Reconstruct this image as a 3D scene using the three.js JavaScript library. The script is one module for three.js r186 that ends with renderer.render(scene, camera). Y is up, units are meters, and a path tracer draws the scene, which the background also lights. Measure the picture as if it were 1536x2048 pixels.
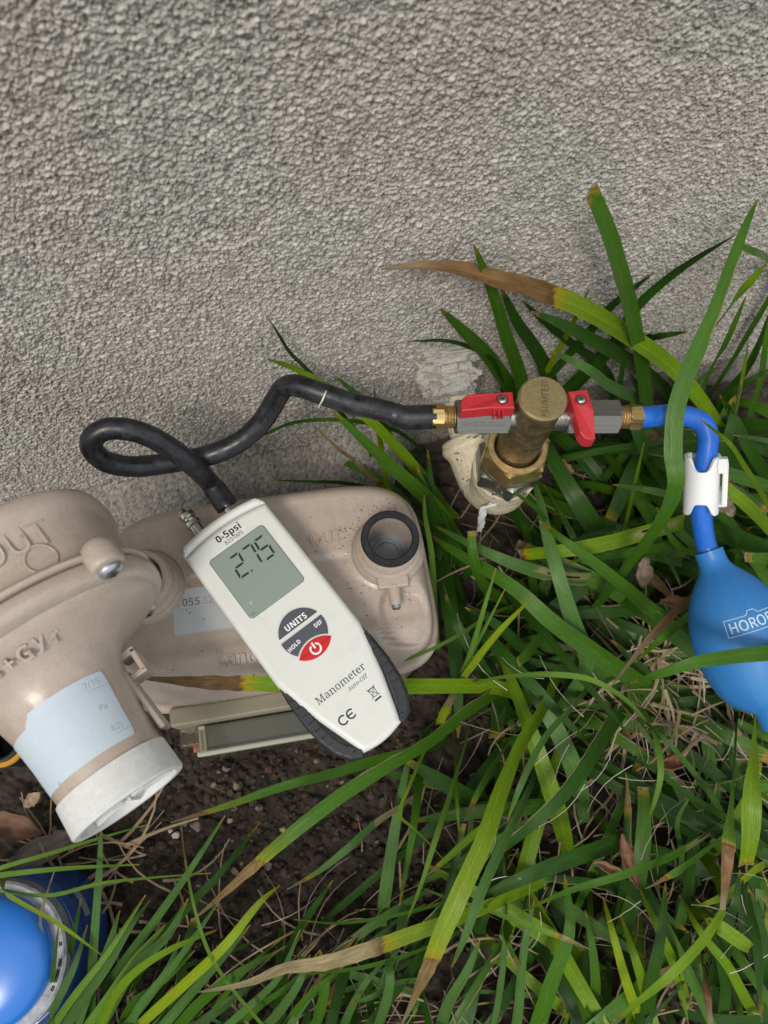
import * as THREE from 'three';
import { mergeGeometries, mergeVertices } from 'three/addons/utils/BufferGeometryUtils.js';
import { RoundedBoxGeometry } from 'three/addons/geometries/RoundedBoxGeometry.js';
import { TextGeometry } from 'three/addons/geometries/TextGeometry.js';
import { FontLoader } from 'three/addons/loaders/FontLoader.js';
import { createNoise2D, createNoise3D } from 'simplex-noise';

// ---------------------------------------------------------------- camera, sky, sun, exposure
const scene = new THREE.Scene();
const FOCAL = 1538, CX = 768, CY = 1024;                       // photograph pixels
const camera = new THREE.PerspectiveCamera(2 * Math.atan(1024 / FOCAL) * 180 / Math.PI, 0.75, 0.02, 60);
// world axes: x along the wall, y up, z out of the wall (wall face at z = 0)
const CR = new THREE.Vector3(0.9704, 0.0480, 0.2367), CU = new THREE.Vector3(0.2091, 0.3232, -0.9229), CB = new THREE.Vector3(-0.1208, 0.9451, 0.3036);
const CAM = new THREE.Vector3(0, 0.82, 0.335);
camera.matrixAutoUpdate = true;
camera.position.copy(CAM);
camera.quaternion.setFromRotationMatrix(new THREE.Matrix4().makeBasis(CR, CU, CB));
camera.focus = 0.6; camera.userData.fStop = 8;
camera.updateMatrixWorld(true);

function skyTexture() {                                          // plain overcast sky, brighter overhead
  const W = 128, H = 64, d = new Float32Array(W * H * 4);
  for (let r = 0; r < H; r++) for (let c = 0; c < W; c++) {
    const el = ((r + 0.5) / H - 0.5) * Math.PI, s = Math.sin(el), i = (r * W + c) * 4;
    const l = s > 0 ? 0.50 * (1 + 0.8 * s) : 0.10;
    d[i] = l * 0.975; d[i + 1] = l; d[i + 2] = l * 1.035; d[i + 3] = 1;
  }
  const t = new THREE.DataTexture(d, W, H, THREE.RGBAFormat, THREE.FloatType);
  t.mapping = THREE.EquirectangularReflectionMapping; t.magFilter = t.minFilter = THREE.LinearFilter; t.needsUpdate = true;
  return t;
}
const sky = skyTexture();
scene.background = sky; scene.environment = sky;
scene.backgroundIntensity = 1; scene.environmentIntensity = 1;
const sun = new THREE.DirectionalLight(0xfff6ea, 1.5);
sun.position.set(-0.5, 1.5, 0.85); sun.target.position.set(0, 0.15, 0.2);
sun.castShadow = true; sun.shadow.radius = 26; sun.shadow.mapSize.set(2048, 2048);
Object.assign(sun.shadow.camera, { left: -0.9, right: 0.9, top: 0.9, bottom: -0.9, near: 0.1, far: 4 });
scene.add(sun, sun.target);
const renderer = new THREE.WebGLRenderer({ antialias: true });
renderer.setSize(768, 1024);
renderer.toneMapping = THREE.LinearToneMapping;
renderer.toneMappingExposure = 1.26;
renderer.shadowMap.enabled = true;

// ---------------------------------------------------------------- helpers
const V = (x, y, z) => new THREE.Vector3(x, y, z);
let seed = 12345;
const rnd = () => { seed = (seed + 0x6d2b79f5) | 0; let t = Math.imul(seed ^ (seed >>> 15), 1 | seed); t = (t + Math.imul(t ^ (t >>> 7), 61 | t)) ^ t; return ((t ^ (t >>> 14)) >>> 0) / 4294967296; };
const rr = (a, b) => a + (b - a) * rnd();
const lerp = (a, b, t) => a + (b - a) * t, clamp = (x, a, b) => Math.min(b, Math.max(a, x)), sstep = (a, b, x) => { const t = clamp((x - a) / (b - a), 0, 1); return t * t * (3 - 2 * t); };
const n2 = createNoise2D(rnd), n3 = createNoise3D(rnd);
const lin = (r, g, b) => new THREE.Color().setRGB(r, g, b);
const ray = (px, py) => V(0, 0, 0).addScaledVector(CR, (px - CX) / FOCAL).addScaledVector(CU, -(py - CY) / FOCAL).addScaledVector(CB, -1);
// where a sight line of the survey photograph meets the level h, or the plane z
const P = (px, py, h) => { const d = ray(px, py); return CAM.clone().addScaledVector(d, (h - CAM.y) / d.y); };
const PZ = (px, py, z) => { const d = ray(px, py); return CAM.clone().addScaledVector(d, (z - CAM.z) / d.z); };
const depthOf = (p) => p.clone().sub(CAM).dot(CB) * -1;

const taken = {};
const numbered = (name) => { const n = taken[name] = (taken[name] ?? -1) + 1; return n ? name + '_' + String(n).padStart(3, '0') : name; };
function tag(o, label, category, group) { o.userData.label = label; o.userData.category = category; if (group) o.userData.group = group; return o; }
function thing(name, label, category, group) { const g = new THREE.Group(); g.name = numbered(name); scene.add(g); return tag(g, label, category, group); }
function part(name, geo, mat, parent, label) {
  const m = new THREE.Mesh(geo, mat); m.name = parent === scene ? numbered(name) : name; m.castShadow = m.receiveShadow = true;
  if (label) m.userData.label = label;
  parent.add(m); return m;
}
const merge = (list) => mergeGeometries(list.map((g) => { const q = g.index ? g.toNonIndexed() : g; for (const k of Object.keys(q.attributes)) if (!['position', 'normal', 'uv'].includes(k)) q.deleteAttribute(k); return q; }));
const mat = (o) => new THREE.MeshPhysicalMaterial(o);
function dataTex(w, h, f, srgb, repeat = true) {
  const d = new Uint8Array(w * h * 4);
  for (let y = 0; y < h; y++) for (let x = 0; x < w; x++) { const c = f(x / w, y / h, x, y), i = (y * w + x) * 4; d[i] = clamp(c[0], 0, 1) * 255; d[i + 1] = clamp(c[1], 0, 1) * 255; d[i + 2] = clamp(c[2], 0, 1) * 255; d[i + 3] = 255; }
  const t = new THREE.DataTexture(d, w, h); t.magFilter = t.minFilter = THREE.LinearFilter;
  if (repeat) t.wrapS = t.wrapT = THREE.RepeatWrapping;
  if (srgb) t.colorSpace = THREE.SRGBColorSpace;
  t.needsUpdate = true; return t;
}
const tile = (x, y, f) => { const a = x * 2 * Math.PI, b = y * 2 * Math.PI, R = f / 6.283; return n3(Math.cos(a) * R + 7, Math.sin(a) * R, Math.sin(b) * R) * 0.5 + n3(Math.cos(b) * R, Math.sin(b) * R + 3, Math.cos(a) * R + 9) * 0.5; };
function canvasTex(w, h, draw, srgb = true) {
  const c = document.createElement('canvas'); c.width = w; c.height = h; draw(c.getContext('2d'), w, h);
  const t = new THREE.CanvasTexture(c); if (srgb) t.colorSpace = THREE.SRGBColorSpace; t.magFilter = t.minFilter = THREE.LinearFilter; return t;
}
// loft of rings (arrays of Vector3, equal length, closed); a ring given twice makes a crease
function loft(rings, capA = false, capB = false, us = 1, vs = 1) {
  const n = rings[0].length, pos = [], uv = [], idx = []; let run = 0;
  rings.forEach((r, k) => {
    if (k) run += r[0].distanceTo(rings[k - 1][0]);
    for (let i = 0; i <= n; i++) { const p = r[i % n]; pos.push(p.x, p.y, p.z); uv.push(us * i / n, vs * run); }
  });
  for (let k = 0; k + 1 < rings.length; k++) {
    let same = true; for (let i = 0; i < n && same; i += 3) same = rings[k][i].distanceToSquared(rings[k + 1][i]) < 1e-14;
    if (same) continue;
    for (let i = 0; i < n; i++) { const a = k * (n + 1) + i, b = a + n + 1; idx.push(a, a + 1, b, a + 1, b + 1, b); }
  }
  for (const [on, k, flip] of [[capA, 0, 1], [capB, rings.length - 1, 0]]) if (on) {
    const c = V(0, 0, 0); rings[k].forEach((p) => c.addScaledVector(p, 1 / n));
    const base = pos.length / 3; pos.push(c.x, c.y, c.z); uv.push(0.5, 0.5);
    for (let i = 0; i <= n; i++) { const p = rings[k][i % n]; pos.push(p.x, p.y, p.z); uv.push(0.5 + p.x * 5, 0.5 + p.y * 5); }
    for (let i = 0; i < n; i++) flip ? idx.push(base, base + i + 2, base + i + 1) : idx.push(base, base + i + 1, base + i + 2);
  }
  const g = new THREE.BufferGeometry();
  g.setAttribute('position', new THREE.Float32BufferAttribute(pos, 3)); g.setAttribute('uv', new THREE.Float32BufferAttribute(uv, 2)); g.setIndex(idx); g.computeVertexNormals();
  const nn = g.attributes.normal;                                // close the seam's normals
  for (let k = 0; k < rings.length; k++) { const a = k * (n + 1), b = a + n; const v = V(nn.getX(a) + nn.getX(b), nn.getY(a) + nn.getY(b), nn.getZ(a) + nn.getZ(b)).normalize(); nn.setXYZ(a, v.x, v.y, v.z); nn.setXYZ(b, v.x, v.y, v.z); }
  return g;
}
// surface of revolution about +y from [r, y] pairs; a doubled pair is a crease
function turned(prof, seg = 48, ownUV = false) {
  const g = loft(prof.map(([r, y]) => Array.from({ length: seg }, (_, i) => { const a = -i / seg * 2 * Math.PI + Math.PI; return V(Math.sin(a) * Math.max(r, 1e-5), y, Math.cos(a) * Math.max(r, 1e-5)); })), false, false, 1, 1);
  const p = g.attributes.position, n = g.attributes.normal, uv = g.attributes.uv, round = Math.max(1, Math.round(2 * Math.PI * Math.max(...prof.map((q) => q[0])) * 15));
  if (!ownUV) for (let i = 0; i < p.count; i++) Math.abs(n.getY(i)) > 0.9 ? uv.setXY(i, p.getX(i) * 15, p.getZ(i) * 15) : uv.setXY(i, uv.getX(i) * round, p.getY(i) * 15);
  return g;
}
const creased = (prof) => prof.flatMap((p, i) => (i && i < prof.length - 1 ? [p, p] : [p]));
function hexPrism(af, len, ch = 0.001, hole = 0) {               // along +y, chamfered ends
  const ring = (r, y, round) => Array.from({ length: 60 }, (_, i) => { const a = -i / 60 * 2 * Math.PI; const k = ((a % (Math.PI / 3)) + Math.PI / 3) % (Math.PI / 3) - Math.PI / 6; const hex = af / 2 / Math.cos(k); const q = round ? Math.min(hex, r) : hex; return V(Math.sin(a + Math.PI / 6) * q, y, Math.cos(a + Math.PI / 6) * q); });
  const rc = af / 2 * 1.02, full = af;
  const rings = [ring(Math.max(hole, 1e-5), 0, 1), ring(rc, 0, 1), ring(rc, 0, 1), ring(full, ch, 0), ring(full, ch, 0), ring(full, len - ch, 0), ring(full, len - ch, 0), ring(rc, len, 1), ring(rc, len, 1), ring(Math.max(hole, 1e-5), len, 1)];
  const g = loft(rings, false, false).toNonIndexed();
  return flatish(g, 25);
}
function flatish(g, deg) {                                       // creased normals by angle, on a non-indexed geometry
  const p = g.attributes.position, face = [], at = new Map(), lim = Math.cos(deg * Math.PI / 180), a = V(), b = V(), c = V();
  const key = (i) => [p.getX(i), p.getY(i), p.getZ(i)].map((x) => Math.round(x * 2e5)).join();
  for (let i = 0; i < p.count; i += 3) { a.fromBufferAttribute(p, i); b.fromBufferAttribute(p, i + 1); c.fromBufferAttribute(p, i + 2); const n = b.clone().sub(a).cross(c.clone().sub(a)); const ar = n.length(); face.push([n.normalize(), ar]); for (let k = 0; k < 3; k++) { const q = key(i + k); at.has(q) ? at.get(q).push(i / 3) : at.set(q, [i / 3]); } }
  const out = new Float32Array(p.count * 3);
  for (let i = 0; i < p.count; i++) { const f = face[Math.floor(i / 3)][0], s = V(); for (const j of at.get(key(i))) if (face[j][0].dot(f) > lim) s.addScaledVector(face[j][0], face[j][1]); s.normalize().toArray(out, i * 3); }
  g.setAttribute('normal', new THREE.BufferAttribute(out, 3)); return g;
}
const curve = (pts, t = 0.5) => new THREE.CatmullRomCurve3(pts, false, 'centripetal', t);
function tube(pts, r, seg = 120, rad = 20, prof) {               // tube whose radius may vary along its length
  const c = pts.getPointAt ? pts : curve(pts), fr = c.computeFrenetFrames(seg), rings = [];
  for (let i = 0; i <= seg; i++) { const p = c.getPointAt(i / seg), q = r * (prof ? prof(i / seg) : 1); rings.push(Array.from({ length: rad }, (_, k) => { const a = k / rad * 2 * Math.PI; return p.clone().addScaledVector(fr.normals[i], Math.cos(a) * q).addScaledVector(fr.binormals[i], Math.sin(a) * q); })); }
  return loft(rings, true, true, 1, 10);
}
function extrude(shape, depth, bevel, bs = 4, cs = 24) { return new THREE.ExtrudeGeometry(shape, { depth: depth - 2 * bevel, bevelEnabled: bevel > 0, bevelThickness: bevel, bevelSize: bevel, bevelOffset: -bevel, bevelSegments: bs, curveSegments: cs }).translate(0, 0, bevel); }
function shapeOf(pts, smooth) { const s = new THREE.Shape(); if (smooth) { const c = new THREE.SplineCurve(pts.map((p) => new THREE.Vector2(...p))); s.setFromPoints(c.getPoints(pts.length * 6)); } else s.setFromPoints(pts.map((p) => new THREE.Vector2(...p))); return s; }
function rrect(x0, y0, x1, y1, r) { const s = new THREE.Shape(); s.moveTo(x0 + r, y0); s.lineTo(x1 - r, y0); s.absarc(x1 - r, y0 + r, r, -Math.PI / 2, 0); s.lineTo(x1, y1 - r); s.absarc(x1 - r, y1 - r, r, 0, Math.PI / 2); s.lineTo(x0 + r, y1); s.absarc(x0 + r, y1 - r, r, Math.PI / 2, Math.PI); s.lineTo(x0, y0 + r); s.absarc(x0 + r, y0 + r, r, Math.PI, 1.5 * Math.PI); return s; }
function planarUV(g, x0, y0, x1, y1) { const p = g.attributes.position, uv = new Float32Array(p.count * 2); for (let i = 0; i < p.count; i++) { uv[2 * i] = (p.getX(i) - x0) / (x1 - x0); uv[2 * i + 1] = (p.getY(i) - y0) / (y1 - y0); } g.setAttribute('uv', new THREE.BufferAttribute(uv, 2)); return g; }
const FONT = await new FontLoader().loadAsync('fonts/droid/droid_sans_regular.typeface.json');
const FONTB = await new FontLoader().loadAsync('fonts/droid/droid_sans_bold.typeface.json');
function text(str, size, depth, font = FONT) { const g = new TextGeometry(str, { font, size, depth, curveSegments: 4, bevelEnabled: true, bevelSize: size * 0.015, bevelThickness: depth * 0.3, bevelSegments: 1 }); g.computeBoundingBox(); const b = g.boundingBox; return g.translate(-(b.min.x + b.max.x) / 2, -(b.min.y + b.max.y) / 2, 0); }

// ---------------------------------------------------------------- the wall: sand-finish render
function axisSteps(a, b, step, lo, hi) {                         // fine steps in [a, b], growing outside
  const v = []; for (let x = a; x <= b + 1e-9; x += step) v.push(x);
  for (let x = a, s = step; x > lo;) { s *= 1.5; x = Math.max(lo, x - s); v.unshift(x); }
  for (let x = v[v.length - 1], s = step; x < hi;) { s *= 1.5; x = Math.min(hi, x + s); v.push(x); }
  return v;
}
function hash2(i, j) { let h = Math.imul(i, 374761393) ^ Math.imul(j, 668265263); h = Math.imul(h ^ (h >>> 13), 1274126177); return ((h ^ (h >>> 16)) >>> 0) / 4294967296; }
function grains(x, y, cell) {                                    // rounded grains packed at random: [height, id]
  const gx = Math.floor(x / cell), gy = Math.floor(y / cell); let best = 0, id = 0;
  for (let i = -1; i <= 1; i++) for (let j = -1; j <= 1; j++) {
    const a = gx + i, b = gy + j, h1 = hash2(a, b), h2 = hash2(a + 917, b - 331), h3 = hash2(a - 77, b + 4013);
    const r = cell * (0.42 + 0.42 * h3), dx = x - (a + h1) * cell, dy = y - (b + h2) * cell, q = 1 - (dx * dx + dy * dy) / (r * r);
    if (q > 0) { const h = Math.sqrt(q) * (0.55 + 0.45 * h3); if (h > best) { best = h; id = h1 * 0.5 + h3 * 0.5; } }
  }
  return [best, id];
}
function sheet(xs, ys, f, face) {                                // grid mesh: f(x, y) -> {p: Vector3, c: [r, g, b]}
  const nx = xs.length, ny = ys.length, pos = new Float32Array(nx * ny * 3), col = new Float32Array(nx * ny * 3), uv = new Float32Array(nx * ny * 2), idx = new Uint32Array((nx - 1) * (ny - 1) * 6);
  const o = { x: 0, y: 0, z: 0, r: 1, g: 1, b: 1 };
  for (let j = 0, k = 0; j < ny; j++) for (let i = 0; i < nx; i++, k++) { f(xs[i], ys[j], o); pos[3 * k] = o.x; pos[3 * k + 1] = o.y; pos[3 * k + 2] = o.z; col[3 * k] = o.r; col[3 * k + 1] = o.g; col[3 * k + 2] = o.b; uv[2 * k] = xs[i] * 10; uv[2 * k + 1] = ys[j] * 10; }
  for (let j = 0, k = 0; j < ny - 1; j++) for (let i = 0; i < nx - 1; i++) { const a = j * nx + i, b = a + 1, c = a + nx, d = c + 1; if (face) { idx[k++] = a; idx[k++] = b; idx[k++] = d; idx[k++] = a; idx[k++] = d; idx[k++] = c; } else { idx[k++] = a; idx[k++] = d; idx[k++] = b; idx[k++] = a; idx[k++] = c; idx[k++] = d; } }
  const g = new THREE.BufferGeometry(); g.setAttribute('position', new THREE.BufferAttribute(pos, 3)); g.setAttribute('color', new THREE.BufferAttribute(col, 3)); g.setAttribute('uv', new THREE.BufferAttribute(uv, 2)); g.setIndex(new THREE.BufferAttribute(idx, 1)); g.computeVertexNormals(); return g;
}
const CRACK = 0.062;                                             // height of the joint above the footing
const sandBump = dataTex(256, 256, (x, y) => { const v = 0.5 + 0.28 * tile(x, y, 60) + 0.2 * tile(x + 0.3, y, 130); return [v, v, v]; });
const wallMat = mat({ color: 0xffffff, vertexColors: true, roughness: 0.95, specularIntensity: 0.25, bumpMap: sandBump, bumpScale: 0.0008 });
{
  // finer towards the top, which stands nearer to whoever looks down along the wall
  const NX = 1200, xs = [-8, -5, -3, -2.4, -2, -1.7, -1.4, -1.2, -1.1, -1.02]; for (let i = 0; i <= NX; i++) xs.push(-1 + 2 * i / NX); xs.push(1.02, 1.1, 1.2, 1.4, 1.7, 2, 2.4, 3, 5, 8);
  const ys = [-0.1, -0.02]; for (let y = 0; y < 0.6;) { ys.push(y); y += lerp(0.00092, 0.00054, y / 0.6); } ys.push(0.6, 0.62, 0.7, 0.9, 1.3, 2.6);
  const g = sheet(xs, ys, (u, y, o) => {
    const k = clamp(y, 0, 0.6) / 0.6, x = Math.abs(u) <= 1 ? lerp(0.148, 0.12, k) + u * lerp(0.475, 0.235, k) : (u > 0 ? lerp(0.148 + 0.475, 0.12 + 0.235, k) : lerp(0.148 - 0.475, 0.12 - 0.235, k)) + (u - Math.sign(u)) * 0.75;
    const joint = CRACK + 0.002 * n2(x * 14, 3) + 0.0009 * n2(x * 90, 8), low = sstep(joint + 0.0012, joint - 0.0012, y), gap = Math.exp(-(((y - joint) / 0.0018) ** 2)) * sstep(-0.45, 0.25, n2(x * 22, 11) + 0.35);
    const wx = x * 0.93 + 0.0007 * n2(x * 300, y * 300), wy = y * 1.06 + 0.0007 * n2(x * 300 + 50, y * 300);
    const [g1, id] = grains(wx, wy, 0.00165), [g2, id2] = grains(wx + 3, wy + 3, 0.0027);
    const fine = Math.abs(u) <= 1 && y > -0.01 && y < 0.601 ? 1 : 0;
    const clump = 0.5 + 0.5 * n2(x * 120, y * 190);
    const h = (0.0018 * g1 + 0.0016 * g2) * (0.6 + 0.6 * clump) + 0.0005 * n2(x * 22, y * 40);
    o.x = x; o.y = y; o.z = -0.0024 + fine * h * (1 - 0.45 * low) - 0.002 * low - 0.006 * gap + Math.max(0, joint - y) * 0.95 * sstep(0.17, 0.10, x);
    const patch = 0.04 * n2(x * 9, y * 9) + fine * 0.05 * n2(x * 40, y * 40), grain = fine ? 0.40 + 1.15 * (0.6 * id + 0.4 * id2) : 0.9, warm = 0.03 * n2(x * 7 + 20, y * 7), l = 0.415 * grain * (1 + patch) * (1 - 0.35 * low);
    o.r = l * (1.04 + warm); o.g = l * (0.985 - warm * 0.2); o.b = l * (0.885 - warm * 0.3);
  }, true);
  const w = part('wall', g, wallMat, scene); w.userData.kind = 'structure'; w.userData.label = 'grey sand-finish rendered wall with a joint line above its footing';
  w.userData.category = 'wall';
}

// ---------------------------------------------------------------- the ground: dark garden soil
const soilH = (x, z) => {
  const far = Math.max(0, Math.hypot(x, z - 0.3) - 1); if (far > 0) return 0;
  return 0.007 * n2(x * 9, z * 9) + 0.005 * n2(x * 30 + 5, z * 30) + 0.0032 * n2(x * 90, z * 90) + 0.0018 * n2(x * 230, z * 230) + 0.0012 * n2(x * 480, z * 480) - 0.008;
};
const soilMat = mat({ color: 0xffffff, vertexColors: true, roughness: 1, specularIntensity: 0.15, bumpMap: sandBump, bumpScale: 0.0008 });
{
  const g = sheet(axisSteps(-0.42, 0.68, 0.0026, -6, 6), axisSteps(0, 0.74, 0.0026, -0.05, 8), (x, z, o) => {
    o.x = x; o.z = z; o.y = soilH(x, z);
    const q = 0.5 + 0.5 * n2(x * 60, z * 60), w = 0.5 + 0.5 * n2(x * 300, z * 300), l = 0.030 + 0.02 * q + 0.022 * w * w;
    o.r = l * 1.22; o.g = l * 0.98; o.b = l * 0.80;
  }, false);
  part('ground', g, soilMat, scene).userData = { kind: 'structure', label: 'dark crumbly garden soil', category: 'ground' };
}
function lump(rough, sgm = 1) { const g = new THREE.IcosahedronGeometry(1, sgm), p = g.attributes.position, s = rnd() * 99; for (let i = 0; i < p.count; i++) { const v = V().fromBufferAttribute(p, i), k = 1 + rough * n3(v.x * 1.4 + s, v.y * 1.4, v.z * 1.4); p.setXYZ(i, v.x * k, v.y * k, v.z * k); } g.computeVertexNormals(); return g; }
{
  const N = 6000, im = new THREE.InstancedMesh(lump(0.35), mat({ color: 0xffffff, roughness: 1, specularIntensity: 0.2 }), N), m = new THREE.Matrix4(), q = new THREE.Quaternion(), c = new THREE.Color();
  for (let i = 0; i < N; i++) {
    const near = i < 4200, x = near ? rr(-0.3, 0.08) : rr(-0.36, 0.6), z = near ? rr(0.25, 0.52) : rr(0.02, 0.68), s = 0.0008 + 0.0042 * rnd() ** 3;
    q.setFromEuler(new THREE.Euler(rnd() * 6, rnd() * 6, rnd() * 6)); m.compose(V(x, soilH(x, z) + s * 0.3, z), q, V(s, s * rr(0.6, 1), s * rr(0.7, 1.3))); im.setMatrixAt(i, m);
    const u = rnd(); if (u < 0.05) c.setRGB(0.22, 0.19, 0.15); else if (u < 0.13) c.setRGB(0.11, 0.07, 0.045); else { const l = rr(0.022, 0.075); c.setRGB(l * 1.25, l, l * 0.82); } im.setColorAt(i, c);
  }
  im.name = 'soil_crumbs'; im.castShadow = im.receiveShadow = true; im.userData = { kind: 'stuff', label: 'loose crumbs of dark soil and grit', category: 'soil' }; scene.add(im);
}

// ---------------------------------------------------------------- materials
const speck = dataTex(512, 512, (x, y) => { const a = tile(x, y, 9), b = tile(x + 0.4, y, 40), s = hash2(Math.floor(x * 512), Math.floor(y * 512)) > 0.9985 || (tile(x, y + 0.2, 150) > 0.66) ? 0.72 : 1; const v = (0.955 + 0.03 * a + 0.03 * b) * s; return [v, v * 0.995, v * 0.985]; }, true);
const softBump = dataTex(256, 256, (x, y) => { const v = 0.5 + 0.3 * tile(x, y, 30) + 0.2 * tile(x, y + 0.5, 90); return [v, v, v]; });
const smudge = dataTex(256, 256, (x, y) => { const v = 0.75 + 0.3 * tile(x, y, 8) + 0.2 * tile(x, y + 0.5, 34); return [v, v, v]; });
const beige = mat({ color: lin(0.49, 0.41, 0.35), map: speck, roughness: 0.5, roughnessMap: smudge, bumpMap: softBump, bumpScale: 0.00012, clearcoat: 0.35, clearcoatRoughness: 0.28 });
const rubber = mat({ color: lin(0.017, 0.019, 0.023), roughness: 0.55, roughnessMap: smudge, bumpMap: softBump, bumpScale: 0.0001 });
const hoseSkin = dataTex(256, 256, (x, y) => { const v = 0.62 + 0.28 * tile(x, y, 7) + 0.2 * tile(x, y + 0.3, 26) + (tile(x + 0.1, y, 90) > 0.55 ? 0.35 : 0); return [v, v, v * 1.03]; }, true);
const rubberHose = mat({ color: lin(0.045, 0.048, 0.056), map: hoseSkin, roughness: 0.5, roughnessMap: smudge });
const chrome = mat({ color: lin(0.62, 0.6, 0.56), metalness: 1, roughness: 0.22, roughnessMap: smudge });
const steel = mat({ color: lin(0.30, 0.30, 0.275), metalness: 0.9, roughness: 0.42, roughnessMap: smudge, bumpMap: softBump, bumpScale: 0.00012 });
const zinc = mat({ color: lin(0.55, 0.57, 0.6), metalness: 1, roughness: 0.35 });
const brassStain = dataTex(256, 256, (x, y) => { const v = 0.86 + 0.12 * tile(x, y, 8) + 0.10 * tile(x + 0.4, y, 30); return [v, v * (0.97 + 0.04 * tile(x, y, 5)), v * 0.9]; }, true);
const brass = mat({ color: lin(0.66, 0.49, 0.25), map: brassStain, metalness: 0.75, roughness: 0.34, roughnessMap: smudge });
const brightBrass = mat({ color: lin(0.80, 0.64, 0.38), map: brassStain, metalness: 0.55, roughness: 0.36 });
const oldBrass = mat({ color: lin(0.33, 0.27, 0.17), map: brassStain, metalness: 0.75, roughness: 0.55, roughnessMap: smudge, bumpMap: softBump, bumpScale: 0.00025 });
const topStain = dataTex(256, 256, (x, y) => { const a = 0.5 + 0.5 * tile(x, y, 9), v = 0.9 + 0.08 * tile(x, y, 22); return [v, v * (1 - 0.05 * a), v * (0.86 + 0.14 * a)]; }, true);
const plugTopMat = mat({ color: lin(0.56, 0.47, 0.27), map: topStain, metalness: 0.85, roughness: 0.45, bumpMap: softBump, bumpScale: 0.00008 });
const redPlastic = mat({ color: lin(0.50, 0.028, 0.038), roughness: 0.42, roughnessMap: smudge, bumpMap: softBump, bumpScale: 0.0001 });
const whitePlastic = mat({ color: lin(0.72, 0.74, 0.74), map: speck, roughness: 0.5 });

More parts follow.
